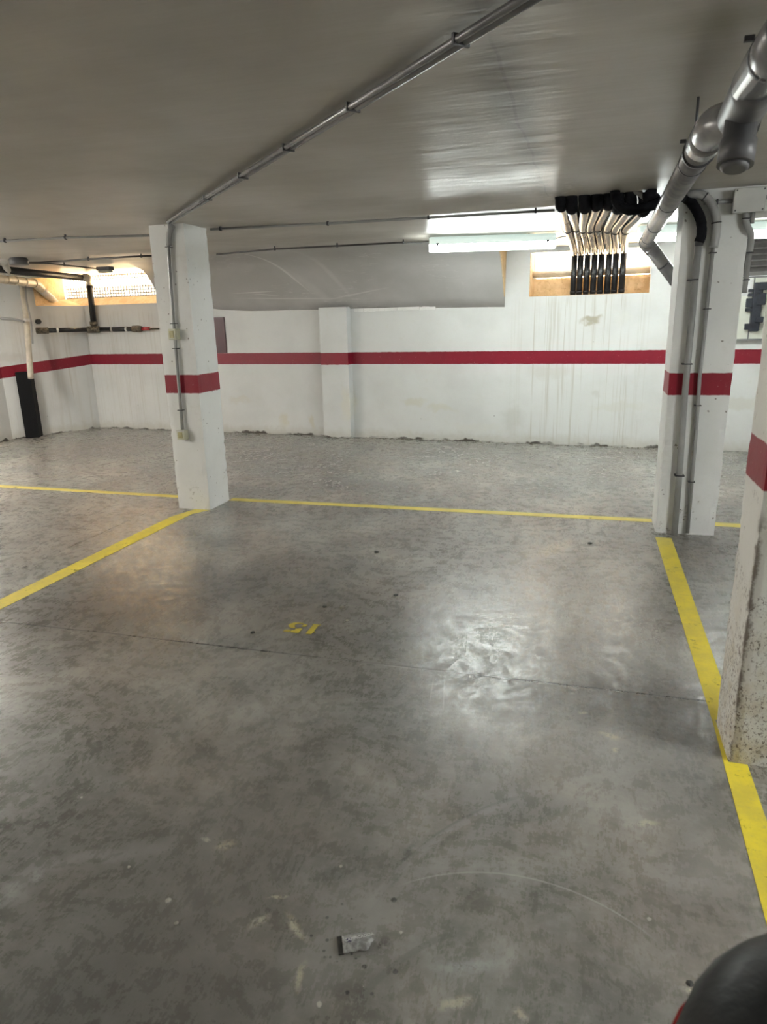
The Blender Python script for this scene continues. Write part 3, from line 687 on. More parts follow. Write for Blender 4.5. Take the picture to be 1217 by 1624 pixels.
# end elbow and lower run dropping to the right behind the pillar
m = MB(); E1 = A_+Vector((0,.02,-.0)); E2 = aty(1062, 432, yend+.10); E3 = E2 + (E2-E1)*1.3
m.tube(smooth_path([A_+Vector((0,-.06,0)), E1+Vector((.004,.03,-.006)), E1+(E2-E1)*.16+Vector((0,.02,0)), E1+(E2-E1)*.3], 5), PR+.005, 24); m.build('elbow', M['pvc'], root)
m = MB(); m.tube([E1+(E2-E1)*.2, E3], PR, 24); m.build('pipe', M['pvc'], root)
for t in (.75, 1.25):
    m = MB(); ring(m, E1+(E2-E1)*t, E2-E1, PR, .012, .003); m.build('joint_ring', M['clip'], root)

# eight pipes fanning from the ceiling to the window
tops = [(890.5,322),(907,330),(928,329),(947,325),(966,323),(981,329),(1000,331),(1022,334)]
mids = [(900,360),(914,358),(925,360),(936,360),(949,358),(965,360),(977,362),(994,362)]
bots = [(912,398),(922,399),(933,399),(944,399),(955,399),(967,398),(978,398),(990,396)]
names_ = ['leftmost','second from left','third from left','fourth from left','fourth from right','third from right','second from right','rightmost']
for i in range(8):
    T0 = aty(tops[i][0], tops[i][1], 5.13); T0.z = min(T0.z, 2.255)
    Bp = atw(bots[i][0], 400, -.06); Bp.z = 2.225
    pth = smooth_path([T0, aty(lerp(tops[i][0], mids[i][0], .5), lerp(tops[i][1], mids[i][1], .5), 5.75), aty(mids[i][0], mids[i][1], 6.45), aty(lerp(mids[i][0], bots[i][0], .6), 383, 7.5), Bp], 6)
    root = empty('service_pipe', Bp, 'grey service pipe from the ceiling to the right window, %s of the eight' % names_[i], 'pipe', 'service pipes fanning to the window')
    m = MB(); m.tube(pth, [.034+.001*(j % 6 == 0) for j in range(len(pth))], 14); m.build('upper_pipe', M['pvc'], root)
    m = MB(); ring(m, pth[13], pth[14]-pth[12], .036, .03, .003, 14); m.build('joint_ring', M['clip'], root)
    # black foam sleeve where it leaves the ceiling
    d = (pth[1]-pth[0]).normalized(); c0 = pth[0]
    sl = smooth_path([c0+Vector((-.01,-.05,.10)), c0+Vector((0,-.045,.03)), c0+Vector((0,-.015,.0)), c0+d*.05], 4)
    m = MB(); m.tube(sl, [.039+.006*noise.noise(Vector((j*1.7, i*3.1, 0))) for j in range(len(sl))], 14)
    m.build('foam_sleeve', M['black'], root)
    # black stretch in front of the opening
    m = MB(); b0 = Vector((Bp.x, Bp.y, 2.25)); lo = Vector((Bp.x, Bp.y, W2Z0+.006)); m.tube([b0+Vector((0,.0,0)), lo], .034, 14)
    ring(m, lo+Vector((0,0,.03)), (0,0,1), .034, .03, .003, 14); m.build('lower_pipe', M['blackpipe'], root)
# horizontal pipe outside the right window
m = MB(); zc = atw(940, 431.5, -.22).z; m.tube([wp(W2A+.006, -.22, zc), wp(W2B-.006, -.22, zc)], .040, 16)
tag(m.build('horizontal_pipe', M['pvc_tan']), 'tan pipe crossing the right window behind the black pipes', 'pipe')

# black hose bundle looping from the ceiling to the right pillar
hb = [aty(976,302,4.98), aty(978,318,4.90), aty(987,329,4.88), aty(1006,333,4.90), aty(1035,326,4.96), aty(1056,317,5.03), aty(1075,312,5.08), aty(1090,315,5.115), aty(1103,330,5.10), aty(1112,350,5.10), aty(1113,372,5.10), aty(1109,384,5.10)]
hb[0].z = CEIL
m = MB(); sp = smooth_path(hb, 5); m.tube(sp, [.031+.003*noise.noise(Vector((j*.9,0,0))) for j in range(len(sp))], 14)
rt = empty('black_hose', sp[-1], 'thick black foam-wrapped hose looping from the ceiling to the right pillar', 'hose'); m.build('sleeve', M['black'], rt)
m = MB(); m.tube([aty(1110,380,5.105), aty(1109,390,5.108)], .026, 14); m.build('tape_band', M['clip'], rt)
m = MB(); p0 = sp[-1]; p1 = aty(1070,846,5.118)
m.tube([Vector((p0.x, 5.116, p0.z)), Vector((.655, 5.116, 1.0)), Vector((.668, 5.116, .45)), Vector((.672, 5.112, .0))], .021, 14); m.build('pipe', M['conduit'], rt)
for z in (1.21, .44, 1.75):
    m = MB(); xx = interp(z, [(0,.672),(.45,.668),(1.0,.655),(2.0,.63)]); m.box((xx-.032, 5.090, z-.004), (xx+.032, 5.155, z+.004)); m.build('clip', M['clip'], rt)
gh = [aty(1063,318,5.22), aty(1080,312,5.15), aty(1097,308,5.10), aty(1113,309,5.10), aty(1128,322,5.10), aty(1136,345,5.10), aty(1136,370,5.10), aty(1132,393,5.10)]
rt = empty('grey_hose', gh[-1], 'grey corrugated hose bending onto the right pillar beside the black one', 'hose')
m = MB(); sp = smooth_path(gh, 6); m.tube(sp, .027, 14); m.build('sleeve', M['conduit'], rt)
for j in (20, 32):
    m = MB(); ring(m, sp[j], sp[j+1]-sp[j-1], .027, .008, .003, 14); m.build('clip', M['clip'], rt)
m = MB(); q = sp[-1]; m.tube([Vector((q.x, 5.12, q.z+.01)), aty(1110,600,5.124), aty(1103,700,5.124), aty(1091,845,5.124)], .0125, 12); tb = m.build('pipe', M['conduit'], rt)
for (x, y) in ((1131,401),(1122,490),(1107,643),(1097,764)):
    m = MB(); P_ = aty(x, y, 5.124); m.box((P_.x-.022, 5.105, P_.z-.003), (P_.x+.022, 5.155, P_.z+.003)); m.build('clip', M['clip'], rt)
# second black foam hose end and pale insert among the bundle
m = MB(); a = aty(1030,296,5.02); a.z = CEIL; sp = smooth_path([a, aty(1031,303,5.02), aty(1031,312,5.03), aty(1038,318,5.06)], 5); m.tube(sp, .044, 14)
tag(m.build('black_hose', M['black']), 'short black foam sleeve end sticking from the ceiling left of the drain pipe', 'hose')
m = MB(); sp = smooth_path([aty(996,318,5.1), aty(1000,307,5.08), aty(1009,304,5.06), aty(1019,310,5.05), aty(1026,316,5.05)], 5); m.tube(sp, .018, 12)
tag(m.build('pipe_offcut', M['conduit']), 'curved pale pipe among the black sleeves at the ceiling', 'pipe')

# junction box on the beam with its conduits
p0, p1 = aty(1166,300,5.07), aty(1210,334,5.07)
rt = empty('junction_box', (p0.x, 5.15, p1.z), 'square grey junction box on the white beam above the right pillar', 'junction box')
m = MB(); m.box((.828, 5.075, 2.140), (1.002, 5.149, 2.276)); m.build('box_body', M['box'], rt, bevel=.006)
m = MB(); m.box((.824, 5.064, 2.136), (1.006, 5.077, 2.280)); lid = m.build('lid', M['box'], rt, bevel=.005)
for x in (.838, .992):
    for z in (2.150, 2.266): m = MB(); m.tube([(x,5.058,z),(x,5.068,z)], .005, 10); m.build('screw', M['pvc_dark'], lid)
m = MB(); m.tube([(.66,5.128,2.215),(.83,5.128,2.215)], .0125, 12); o = m.build('conduit', M['conduit']); tag(o, 'short horizontal conduit left of the junction box on the beam', 'conduit')
m = MB(); m.box((.735,5.112,2.198),(.743,5.152,2.232)); m.build('clip', M['clip'], o)
m = MB(); m.tube([(1.002,5.128,2.226),(6.15,5.128,2.226)], .0125, 12); tag(m.build('conduit', M['conduit']), 'horizontal conduit right of the junction box along the beam', 'conduit')
rt = empty('conduit_drop', (.97, 5.1, 1.7), 'conduit dropping in an S bend from the junction box beside the pillar', 'conduit')
sb = [(.912,5.118,2.14),(.912,5.118,2.10),(.930,5.12,2.055),(.955,5.14,2.02),(.965,5.16,1.97),(.965,5.165,1.90)]
m = MB(); m.tube(smooth_path(sb, 6), .020, 14); m.build('bend', M['conduit'], rt)
m = MB(); m.tube([(.965,5.165,1.92),(.962,5.165,1.72),(.962,5.17,1.66)], .0155, 12); m.build('pipe', M['conduit'], rt)
for z, r in ((2.105,.021),(1.905,.021),(1.74,.018)):
    m = MB(); ring(m, ((.914 if z > 2 else .965), (5.118 if z > 2 else 5.165), z), (0,0,1), r, .008, .003, 14); m.build('clip', M['clip'], rt)
m = MB(); m.tube([(.95,5.118,2.14),(.95,5.118,2.075)], .014, 12); tag(m.build('conduit_stub', M['conduit']), 'short conduit stub under the right part of the junction box', 'conduit')

# ================================================================== CEILING CONDUITS
def clips(parent, pts, r, mat=M['clip'], h=.02):
    for P_, d in pts:
        m = MB(); ring(m, P_, d, r, .016, .004, 10); m.obox(Vector(P_)-Vector((.008,.008,0)), (.016,0,0), (0,.016,0), (0,0,CEIL-P_.z)); m.build('clip', mat, parent)
# doubled diagonal conduit
za = 2.272
a = atz(268, 352, za); b = atz(834, 0, za); d = (b-a).normalized(); b2 = b+d*2.5; s = Vector((-d.y, d.x, 0))
rt = empty('ceiling_conduit', (a+b)/2, 'pair of grey conduits crossing the ceiling diagonally to the left pillar', 'conduit')
for k_ in (-1, 1):
    m = MB(); m.tube([a+s*.013*k_, b2+s*.013*k_], .0125 if k_ > 0 else .011, 12); m.build('pipe', M['pvc'], rt)
for q in [(455,234),(558,170),(722,62),(385,279),(330,314)]:
    P_ = atz(q[0], q[1], za); t = (P_-a).dot(d); P_ = a+d*t
    m = MB(); m.obox(P_-s*.0275-d*.005-Vector((0,0,.0145)), s*.055, d*.010, Vector((0,0,.029))); m.build('clip', M['clip'], rt)
# vertical conduit down the left pillar with two boxes
rt = empty('pillar_conduit', (-3.21, 5.03, .6), 'grey conduit running down the front of the left pillar', 'conduit')
vp = [a+Vector((0,0,0)), Vector((-3.165, 5.035, 2.262)), Vector((-3.182, 5.028, 2.20)), Vector((-3.195, 5.028, 2.0)), Vector((-3.214, 5.03, 1.50)), Vector((-3.224, 5.03, 1.0)), Vector((-3.233, 5.03, .70))]
m = MB(); m.tube([vp[0]]+smooth_path(vp[1:4], 5)+vp[4:], .013, 12); m.build('pipe', M['conduit'], rt)
m = MB(); m.tube(smooth_path([Vector((-3.13,5.03,2.285)), Vector((-3.160,5.028,2.25)), Vector((-3.178,5.028,2.19)), Vector((-3.184,5.028,2.14))], 5), .021, 12); m.build('bend', M['conduit'], rt)
for z in (2.13, 1.555, 1.36, .86):
    xx = interp(z, [(.7,-3.233),(1.0,-3.224),(1.5,-3.214),(2.0,-3.195),(2.2,-3.182)]); m = MB(); m.box((xx-.021,5.008,z-.003),(xx+.021,5.056,z+.003)); m.build('clip', M['clip'], rt)
def switch(x, z, label, hgt=.085, name='switch_box', w=.075):
    rt = empty(name, (x, 5.055, z), label, 'switch')
    m = MB(); m.box((x-w/2, 4.992, z-hgt/2), (x+w/2, 5.055, z+hgt/2)); m.build('box_body', M['beige'], rt, bevel=.006)
    m = MB(); m.box((x-w/2+.004, 4.985, z-hgt/2+.004), (x+w/2-.004, 4.993, z+hgt/2-.004)); m.build('cover', M['beige'], rt, bevel=.003)
    m = MB(); m.box((x-w/2+.017, 4.981, z-hgt/2+.015), (x+w/2-.017, 4.987, z+hgt/2-.015)); m.build('rocker', M['beige_in'], rt, bevel=.002)
    return rt
switch(-3.213, 1.472, 'beige switch box on the left pillar above the red band')
rt = switch(-3.229, .655, 'beige socket box low on the left pillar below the red band', .08, 'socket_box')
m = MB(); m.obox((-3.262,4.975,.688), (.066,0,0), (0,.022,0), (0,0,.010)); m.build('hood', M['trunk'], rt)
# conduit 1 : along the ceiling just behind the lip
def run(name, pxs, z, r, label, clipx=(), mat=M['cable']):
    P_ = [atz(x, y, z) for x, y in pxs]; o = empty(name, P_[0], label, 'conduit'); m = MB(); m.tube(P_, r, 10); m.build('pipe', mat, o)
    for x, y in clipx:
        q = atz(x, y, z); m = MB(); m.tube([q-Vector((.007,0,0)), q+Vector((.007,0,0))], r+.006, 10); m.obox(q-Vector((.006,.006,0)), (.012,0,0), (0,.012,0), (0,0,CEIL-z)); m.build('clip', M['clip'], o)
    return o
run('ceiling_conduit', [(334,364),(520,354.5),(700,344),(880,333.5)], 2.275, .010, 'thin dark conduit along the ceiling from the left pillar to the fan of pipes', [(350,363),(520,354.5),(680,345),(850,335)], M['conduit'])
run('ceiling_conduit', [(-60,387),(0,382.5),(104,377),(240,373.5)], 2.275, .010, 'thin dark conduit along the ceiling left of the left pillar', [(8,382),(104,377)], M['conduit'])
run('ceiling_cable', [(344,403.5),(436,395),(535,390),(640,384.5),(681,386)], 2.272, .009, 'thin dark cable along the top of the soffit to the lit lamp', [(436,395),(535,390),(640,384.5)])
run('ceiling_cable', [(28,417),(60,416.5),(100,414),(140,411),(200,407.5),(243,405.5)], 2.272, .010, 'thin dark cable above the left window', [(140,411),(224,406.5)])
run('ceiling_cable', [(40,417),(80,418),(102,420.5),(144,425),(160,427)], 2.262, .008, 'thin dark cable feeding the small lamp by the left window', [(102,420.5)])
run('ceiling_cable', [(883,378),(895,375),(905,374)], 2.262, .007, 'short cable leaving the right end of the lit lamp', [])

# ================================================================== LEFT CORNER PIPEWORK
# beige drain
rt = empty('beige_drain', atz(58, 449, 2.15), 'beige drain pipe at the far left bending down into the window recess', 'pipe')
a, b = atz(-60, 434, 2.15), atz(56, 449.5, 2.15); b_ = atz(66, 455, 2.13)
m = MB(); m.tube([a, b], .056, 18); m.build('pipe', M['pvc_tan'], rt)
e = atw(94, 486, -.02); e = b + (e-b)*.97
m = MB(); m.tube(smooth_path([b-(b-a).normalized()*.08, b, b+(b-a).normalized()*.09+Vector((0,0,-.03)), b+(e-b)*.22], 5), .062, 18); m.build('elbow', M['pvc_tan'], rt)
m = MB(); m.tube([b+(e-b)*.16, e], .056, 18); m.build('pipe', M['trunk'], rt)
for q in ((11,443),(26,445),(39,447)):
    P_ = atz(q[0], q[1], 2.15); m = MB(); ring(m, a+(b-a).normalized()*((P_-a).dot((b-a).normalized())), b-a, .056, .02, .005); m.build('coupling', M['pvc_tan'], rt)
m = MB(); m.tube([b+(e-b)*.93, b+(e-b)*1.03], .066, 18); m.build('collar', M['sand'], rt)
# white trunking and black pipe above it
a, b = atz(-60, 431, 2.17), atz(64, 440.5, 2.17); d = (b-a).normalized(); s = Vector((-d.y, d.x, 0))
m = MB(); m.obox(a-s*.04, b-a, s*.08, Vector((0,0,.018))); tag(m.build('cable_tray', M['trunk'], None, a), 'flat white tray running above the beige drain at the far left', 'cable tray')
rt = empty('water_pipe', atz(140, 439, 2.2), 'black pipe crossing under the ceiling at left and dropping in front of the left window', 'pipe')
a, b = atz(-60, 420, 2.215), atz(136, 441, 2.19)
m = MB(); m.tube([a, atz(60, 433.5, 2.20), b], .040, 16); m.build('pipe', M['blackpipe'], rt)
m = MB(); P_ = atz(71, 435, 2.2); m.tube([P_-(b-a).normalized()*.01, P_+(b-a).normalized()*.01], .048, 16); m.build('clamp', M['trunk'], rt)
vt, vb = atw(141.5, 447, .10), atw(149, 517, .07)
b = Vector((b.x, b.y, b.z)); 
m = MB(); m.tube(smooth_path([b-(b-a).normalized()*.06, b+Vector((.02,.02,0)), vt+Vector((0,0,.0)), vt+(vb-vt)*.12], 5), .050, 16); m.build('elbow', M['pvc_tan'], rt)
m = MB(); m.tube([vt+(vb-vt)*.08, vb], .042, 16); m.build('pipe', M['blackpipe'], rt)
m = MB(); m.tube([vb-(vb-vt)*.10, vb+Vector((0,0,.01))], .055, 16); m.build('coupling', M['brass'], rt)
# horizontal run
rt = empty('water_pipe', atw(150, 522, .07), 'horizontal black pipe with brass fittings on the wall below the left window', 'pipe')
hl, hm, hr = on_ch(60, 524.5, .07), WA - WN*.07 + Vector((.0, 0, 1.505)), atw(222, 521.5, .07)
hm = atw(150, 522.5, .07)
m = MB(); m.tube([hl, hm], .034, 14); m.build('pipe', M['blackpipe'], rt)
m = MB(); m.tube([hm, hr], .034, 14); m.build('pipe', M['blackpipe'], rt)
m = MB(); m.tube([hm-(hm-hl).normalized()*.10, hm+(hr-hm).normalized()*.10], .050, 14); m.build('tee_fitting', M['brass'], rt)
m = MB(); m.tube([hl-(hm-hl).normalized()*.02, hl+(hm-hl).normalized()*.14], [.045,.045], 14); m.build('elbow', M['brass'], rt)
m = MB(); dd = (hr-hm).normalized(); m.tube([hr-dd*.12, hr-dd*.02, hr+dd*.04], [.048,.048,.036], 14); m.build('union', M['brass'], rt)
m = MB(); m.tube([hr+dd*.04, hr+dd*.17], .026, 12); m.build('valve', M['redp'], rt)
m = MB(); m.tube([hr+dd*.17, hr+dd*.9], .012, 10); m.build('thin_pipe', M['brass'], rt)
for A0, B0, t in ((hl, hm, .33), (hm, hr, .40), (hm, hr, .72)):
    P_ = A0+(B0-A0)*t; m = MB(); ring(m, P_, B0-A0, .034, .03, .005, 14); m.build('clamp', M['trunk'], rt)
m = MB(); P_ = on_ch(62, 510, .06); m.tube([P_+cn*.06, P_], .035, 14); tag(m.build('pipe_stub', M['blackpipe'], None, P_), 'short capped black stub on the wall above the horizontal pipe', 'pipe')
# guard and rising conduit
g0, g1_, g2 = atz(41, 695.5), atz(63, 693.5), atz(71, 689)
hx = (g1_-g0); dn = (g2-g1_); 
m = MB(); m.prism([g0, g1_, g2, g0+dn], (0, 0, .945)); tag(m.build('pipe_guard', M['guard'], None, g0, bevel=.004), 'tall black box guard standing against the left wall under the red band', 'guard')
rt = empty('wall_conduit', g0+Vector((0,0,.9)), 'grey conduits rising from the black guard up the left corner', 'conduit')
cb = Vector((g0.x+.12, g0.y+.06, .93))
pts = [(49,600),(46,560),(42,510),(39,480),(35,452)]
def near(x, y, D): d = ray(x, y); return CC + d*D
D0 = (cb-CC).length/ray(49,600).length*.985
m = MB(); m.tube(smooth_path([near(x, y, D0) for x, y in pts], 4), .040, 12); m.build('pipe', M['pvc_tan'], rt)
m = MB(); m.tube(smooth_path([near(x+6, y, D0*.995) for x, y in ((46,545),(44,515),(40,495),(36,475),(34,452))], 4), .012, 8); m.build('cable', M['conduit'], rt)
for y in (507,):
    m = MB(); m.box(near(37,y-2,D0*.985), near(48,y+3,D0*.992)); m.build('clip', M['trunk'], rt)
m = MB(); m.tube(smooth_path([Vector((XL+.02, near(-60,508,D0).y, near(-20,505,D0).z)), near(0,505,D0*.99), near(20,506,D0*.99), near(38,510,D0*.985)], 5), .016, 8); tag(m.build('wall_cable', M['conduit']), 'grey cable sagging along the left wall to the rising conduit', 'cable')
# ceiling box, bracket, small lamp
P_ = atz(30, 416.5, 2.25); m = MB(); m.tube([P_+Vector((0,0,-.025)), P_+Vector((0,0,.03)), P_+Vector((0,0,.05))], [.10,.10,.085], 18)
tag(m.build('ceiling_box', M['pvc_dark'], None, P_), 'round dark grey ceiling box at the far left', 'junction box')
m = MB(); m.tube([atz(6, 415, 2.27), atz(14, 433, 2.18)], .038, 12); tag(m.build('pipe_piece', M['trunk']), 'short slanted white pipe between ceiling and tray at the far left', 'pipe')
P_ = atz(167, 429, 2.235); rt = empty('bulkhead_lamp', P_, 'small unlit lamp hanging from the ceiling above the left window', 'lamp')
m = MB(); m.obox(P_+Vector((-.10,-.05,0)), (.20,0,0), (0,.10,0), (0,0,.045)); m.build('base', M['pvc_dark'], rt, bevel=.006)
m = MB(); m.obox(P_+Vector((-.085,-.045,-.03)), (.17,0,0), (0,.09,0), (0,0,.032)); m.build('lens', M['beige'], rt, bevel=.012)

# ================================================================== BACK WALL BITS
m = MB(); u0 = wu(Vector((-5.35, 9, 0))); u1 = wu(Vector((-4.925, 9, 0))); wbox(m, u0, u1, 1.137, 1.63, .02, .001)
tag(m.build('wall_board', M['darkred'], None, wp(u0, 0, 1.137)), 'dark red board on the back wall just right of the left pillar', 'board')
# panel and dark device at the far right of the wall
pu = wu(Vector((1.42, 8.56, 0)))
rt = empty('electrical_panel', wp(pu+.3, 0, 1.245), 'pale wall panel under the louvred opening, seen between the two right pillars', 'panel')
m = MB(); wbox(m, pu, pu+.49, 1.245, 1.885, .05, .001); m.build('backboard', M['panel'], rt, bevel=.004)
m = MB()
for a_, b_ in (((pu-.01,1.235),(pu+.50,1.25)), ((pu-.01,1.88),(pu+.50,1.895)), ((pu+.245,1.25),(pu+.257,1.88))): wbox(m, a_[0], b_[0], a_[1], b_[1], .062, .045)
m.build('trim', M['pvc'], rt)
m = MB(); wbox(m, pu+.02, pu+.24, 1.70, 1.87, .056, .045); m.build('foil_sheet', M['steel'], rt)
dv = empty('lock_mechanism', wp(pu+.37, .06, 1.3), 'tall dark blue-grey mechanism mounted on the pale wall panel', 'device')
m = MB(); du = wu(atw(1196, 490, .1))
wbox(m, du-.02, du+.07, 1.33, 1.83, .12, .06); m.build('body', M['device'], dv, bevel=.01)
for z, w_, h_ in ((1.74,.05,.025),(1.69,.05,.03),(1.58,.06,.09),(1.54,.06,.03),(1.35,.05,.06)):
    m = MB(); wbox(m, du-.02-w_, du-.018, z, z+h_, .11, .065); m.build('bolt', M['device'], dv, bevel=.004)
for z, h_ in ((1.60,.12),(1.42,.06),(1.75,.08)):
    m = MB(); wbox(m, du+.02, du+.10, z, z+h_, .15, .115); m.build('cover', M['device'], dv, bevel=.006)
# loose plaster ledge on top of wall under the soffit
m = MB(); 
for i in range(26):
    x = lerp(-2.95, -1.9, i/25); h = .012+.012*abs(noise.noise(Vector((x*9,0,0)))); u = wu(Vector((x, y_wall(x), 0)))
    wbox(m, u, u+.045, 1.664-h+ .0*(i % 2), 1.69, .012+.01*random.random(), .0)
m.build('plaster_ridge', M['white'], sof)
# debris line along the foot of the wall
m = MB()
for i in range(150):
    u = wu(Vector((lerp(-2.9, 1.4, random.random()), 8.8, 0))); o = .022+.05*random.random()**2; r = .004+.012*random.random()
    c = wp(u, o, 0); vs = [c+Vector((r*cos(t)*(.7+.6*random.random()), r*sin(t)*(.7+.6*random.random()), 0)) for t in [k_*pi/3 for k_ in range(6)]]+[c+Vector((0,0,r*.7))]
    m.add(vs, [(k_, (k_+1) % 6, 6) for k_ in range(6)])
o = m.build('plaster_crumbs', M['brass']); tag(o, 'crumbs of fallen plaster and dirt along the foot of the back wall', 'debris', None, 'stuff')

# ================================================================== SMALL THINGS ON THE FLOOR
def chip(px, r, mat, label, name='stone_chip', flat=.5, group=None):
    c = atz(*px); m = MB(); n = 8; vs = []
    for lv, (rr, zz) in enumerate(((1, 0), (.95, flat*.5), (.5, flat))):
        for k_ in range(n):
            t = 2*pi*k_/n; q = r*rr*(.75+.4*noise.noise(Vector((c.x*50+cos(t)*2, c.y*50+sin(t)*2, lv)))+.15); vs.append(c+Vector((q*cos(t), q*sin(t), r*zz)))
    fs = [(l*n+k_, l*n+(k_+1) % n, (l+1)*n+(k_+1) % n, (l+1)*n+k_) for l in range(2) for k_ in range(n)]+[tuple(2*n+k_ for k_ in range(n)), tuple(reversed(range(n)))]
    m.add(vs, fs); tag(m.build(name, mat, None, c), label, 'debris', group)
chip((543,963), .016, M['stone'], 'pale stone chip on the floor up and right of the number 15')
chip((515,962), .014, M['darkstone'], 'dark chip on the floor beside a pale one above the number 15')
chip((401,1003), .014, M['darkstone'], 'dark chip on the floor left of the number 15')
chip((551,984), .010, M['stone'], 'tiny pale chip right of the number 15')
chip((205,1375), .006, M['stone'], 'tiny white chip in the lower left of the floor')
chip((267,1427), .008, M['stone'], 'curled white flake in the lower left of the floor', 'paint_flake')
chip((280,1464), .006, M['stone'], 'white crumb below the curled flake at lower left')
chip((541,1374), .006, M['stone'], 'white crumb above the crumpled wrapper')
chip((597,876), .020, M['darkstone'], 'dark chip in the middle of the bay in front of the back line')
chip((628,944), .016, M['darkstone'], 'dark chip centre right of the bay, near the shine')
chip((936,862), .018, M['darkstone'], 'dark chip near the back line towards the right pillar')
chip((1094,1560), .010, M['darkstone'], 'dark chip beside the black scooter seat')
# crumpled wrapper
c0 = atz(568, 1497); rt = empty('plastic_wrapper', c0, 'crumpled clear wrapper with pale letters lying on the floor in front', 'wrapper')
ux = (atz(592, 1493)-atz(543, 1500)); ux.z = 0; L = ux.length; ux.normalize(); uy = Vector((-ux.y, ux.x, 0))
rows = []
for i in range(15):
    s = i/14; hw = .026*(1 if s < .78 else max(.05, 1-(s-.78)/.22*.95)); row = []
    for j in range(9):
        t = j/8*2-1; z = .005+.006*abs(noise.noise(Vector((s*7, t*3, 1))))+.010*(1-t*t)*(s < .95)
        row.append(c0 + ux*((s-.5)*L) + uy*(t*hw + .004*noise.noise(Vector((s*5, t, 7)))) + Vector((0,0,z)))
    rows.append(row)
m = MB(); m.grid(rows); o = m.build('foil', M['silver'], rt); md = o.modifiers.new('solid', 'SOLIDIFY'); md.thickness = .001
m = MB(); m.obox(c0-ux*(L*.5+.012)-uy*.026+Vector((0,0,.001)), ux*.014, uy*.052, Vector((0,0,.004))); m.build('sealed_end', M['darkstone'], rt)
# raised letters
fc = bpy.data.curves.new('wrapper_text', 'FONT'); fc.body = 'CAMPICADOA'; fc.size = .0118; fc.extrude = .0004; fc.align_x = 'CENTER'
to = bpy.data.objects.new('tmp_text', fc); COL.objects.link(to); dg = bpy.context.evaluated_depsgraph_get(); me = bpy.data.meshes.new_from_object(to.evaluated_get(dg))
bpy.data.objects.remove(to); me.materials.clear(); me.materials.append(M['letters']); lt = bpy.data.objects.new('lettering', me); COL.objects.link(lt); lt.parent = rt
lt.location = ux*(-.0+.004) - uy*.004 + Vector((0,0,.0225)); lt.rotation_euler = (0, 0, atan2(ux.y, ux.x)+.10)
m = MB(); q = c0-ux*(L*.36)+Vector((0,0,.017)); m.obox(q-uy*.006, ux*.010, uy*.002+ux*.004, Vector((0,0,.001))); m.obox(q+uy*.004, ux*.012, uy*-.006, Vector((0,0,.001))); m.build('printed_mark', M['purple'], rt)

# ================================================================== SCOOTER (only the back of its seat is in view)
SX = .345; rt = empty('motor_scooter', (SX, -.1, 0), 'black rounded scooter seat with red edge at the lower right corner', 'scooter')
def superell(cx, y0, y1, hw, z, n=36, e=2.6, tail=.16):
    pts = []
    cy, hy = (y0+y1)/2, (y1-y0)/2
    for k_ in range(n):
        t = 2*pi*k_/n; c, s_ = cos(t), sin(t)
        pts.append(Vector((cx+hw*math.copysign(abs(c)**(2/e), c), cy+hy*math.copysign(abs(s_)**(2/e), s_), z)))
    return pts
def loft(mb, rings_):
    n = len(rings_[0]); vs = [p for r in rings_ for p in r]
    mb.add(vs, [(i*n+j, i*n+(j+1) % n, (i+1)*n+(j+1) % n, (i+1)*n+j) for i in range(len(rings_)-1) for j in range(n)], True)
    b = len(mb.v)-len(vs); mb.f.append([b+j for j in reversed(range(n))]); mb.sm.append(True); mb.f.append([b+(len(rings_)-1)*n+j for j in range(n)]); mb.sm.append(True)
y0, y1 = .12, .80
m = MB(); loft(m, [superell(SX, y0+d*.6, y1-d, .24-d*.8, z, 36, 2.3) for d, z in ((.02,.74),(.006,.752),(0,.775),(.006,.805),(.022,.83),(.05,.846),(.09,.855),(.13,.859))]); m.build('seat', M['seat'], rt)
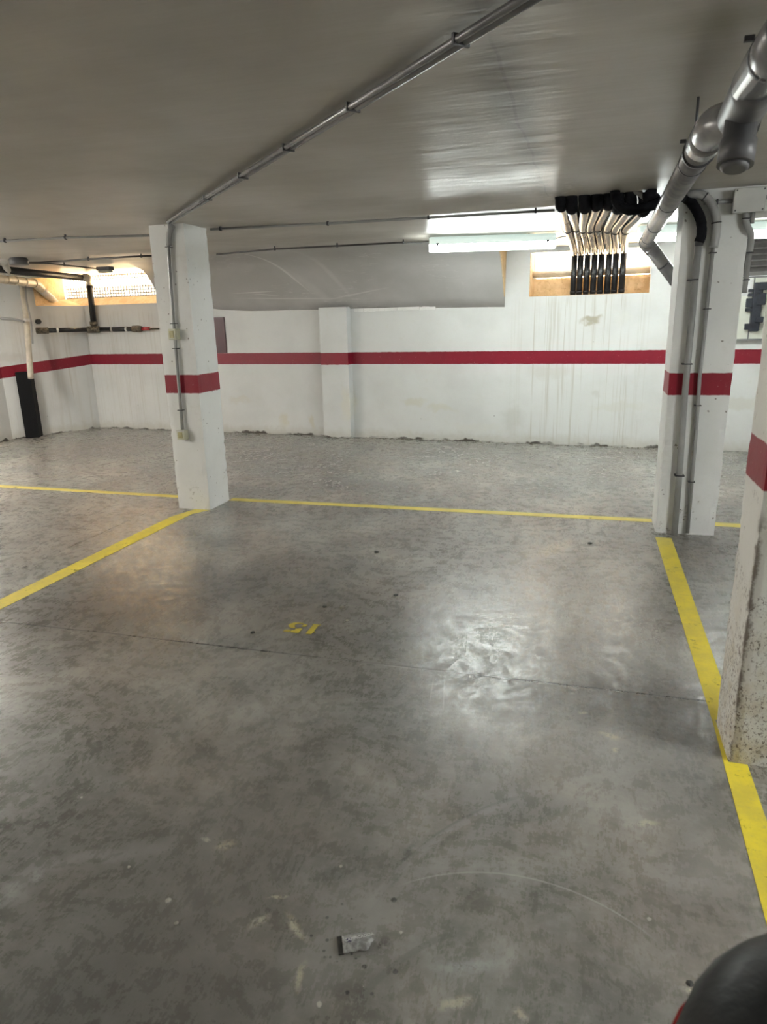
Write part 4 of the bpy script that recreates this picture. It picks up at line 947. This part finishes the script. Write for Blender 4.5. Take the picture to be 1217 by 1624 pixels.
m = MB(); loft(m, [superell(SX, y0-.02+d*.5, y1+.012-d, .252-d*.5, z, 36, 2.3) for d, z in ((.20,.36),(.10,.46),(.03,.58),(0,.70),(.004,.750),(.03,.755))]); m.build('rear_body', M['redbody'], rt)
m = MB(); m.box((SX-.15, -.42, .28), (SX+.15, .10, .34)); m.build('footboard', M['seat'], rt, bevel=.02)
m = MB(); loft(m, [superell(SX, -.62+z*.0-d, -.50-d*.4, .20-abs(z-.6)*.12, z, e=3) for d, z in ((.0,.30),(.04,.5),(.10,.7),(.16,.9),(.18,.98))][::1]); m.build('front_shield', M['redbody'], rt)
def wheel(y, name='wheel'):
    m = MB(); N_ = 36; R_, r2 = .20, .055
    rings_ = []
    for i in range(N_+1):
        t = 2*pi*i/N_; rings_.append([Vector((SX+r2*cos(u), y+(R_+r2*sin(u))*cos(t), .255+(R_+r2*sin(u))*sin(t))) for u in [2*pi*k_/12 for k_ in range(13)]])
    m.grid(rings_); w = m.build('wheel', M['rubber'], rt)
    m = MB(); m.tube([(SX-.03, y, .255), (SX+.03, y, .255)], .12, 24); m.build('rim', M['steel'], w)
wheel(.52); wheel(-.78)
m = MB(); m.tube(smooth_path([(SX-.33,-.52,1.02),(SX-.15,-.60,1.03),(SX,-.64,1.0),(SX+.15,-.60,1.03),(SX+.33,-.52,1.02)], 5), .016, 12); m.build('handlebar', M['steel'], rt)
for s_ in (-1, 1):
    m = MB(); m.tube([(SX+s_*.22,-.565,1.028),(SX+s_*.34,-.515,1.02)], .022, 12); m.build('grip', M['rubber'], rt)
m = MB(); m.tube([(SX,-.66,.98),(SX,-.80,.36),(SX-.06,-.79,.27)], .025, 12); m.build('fork', M['steel'], rt)
m = MB(); m.tube([(SX,-.74,.86),(SX,-.80,.86)], [.08,.07], 20); m.build('headlamp', M['glass'], rt)
m = MB(); m.tube([(SX-.16,.10,.0),(SX-.06,.05,.30),(SX+.06,.05,.30),(SX+.16,.10,.0)], .012, 10); m.build('stand', M['steel'], rt)
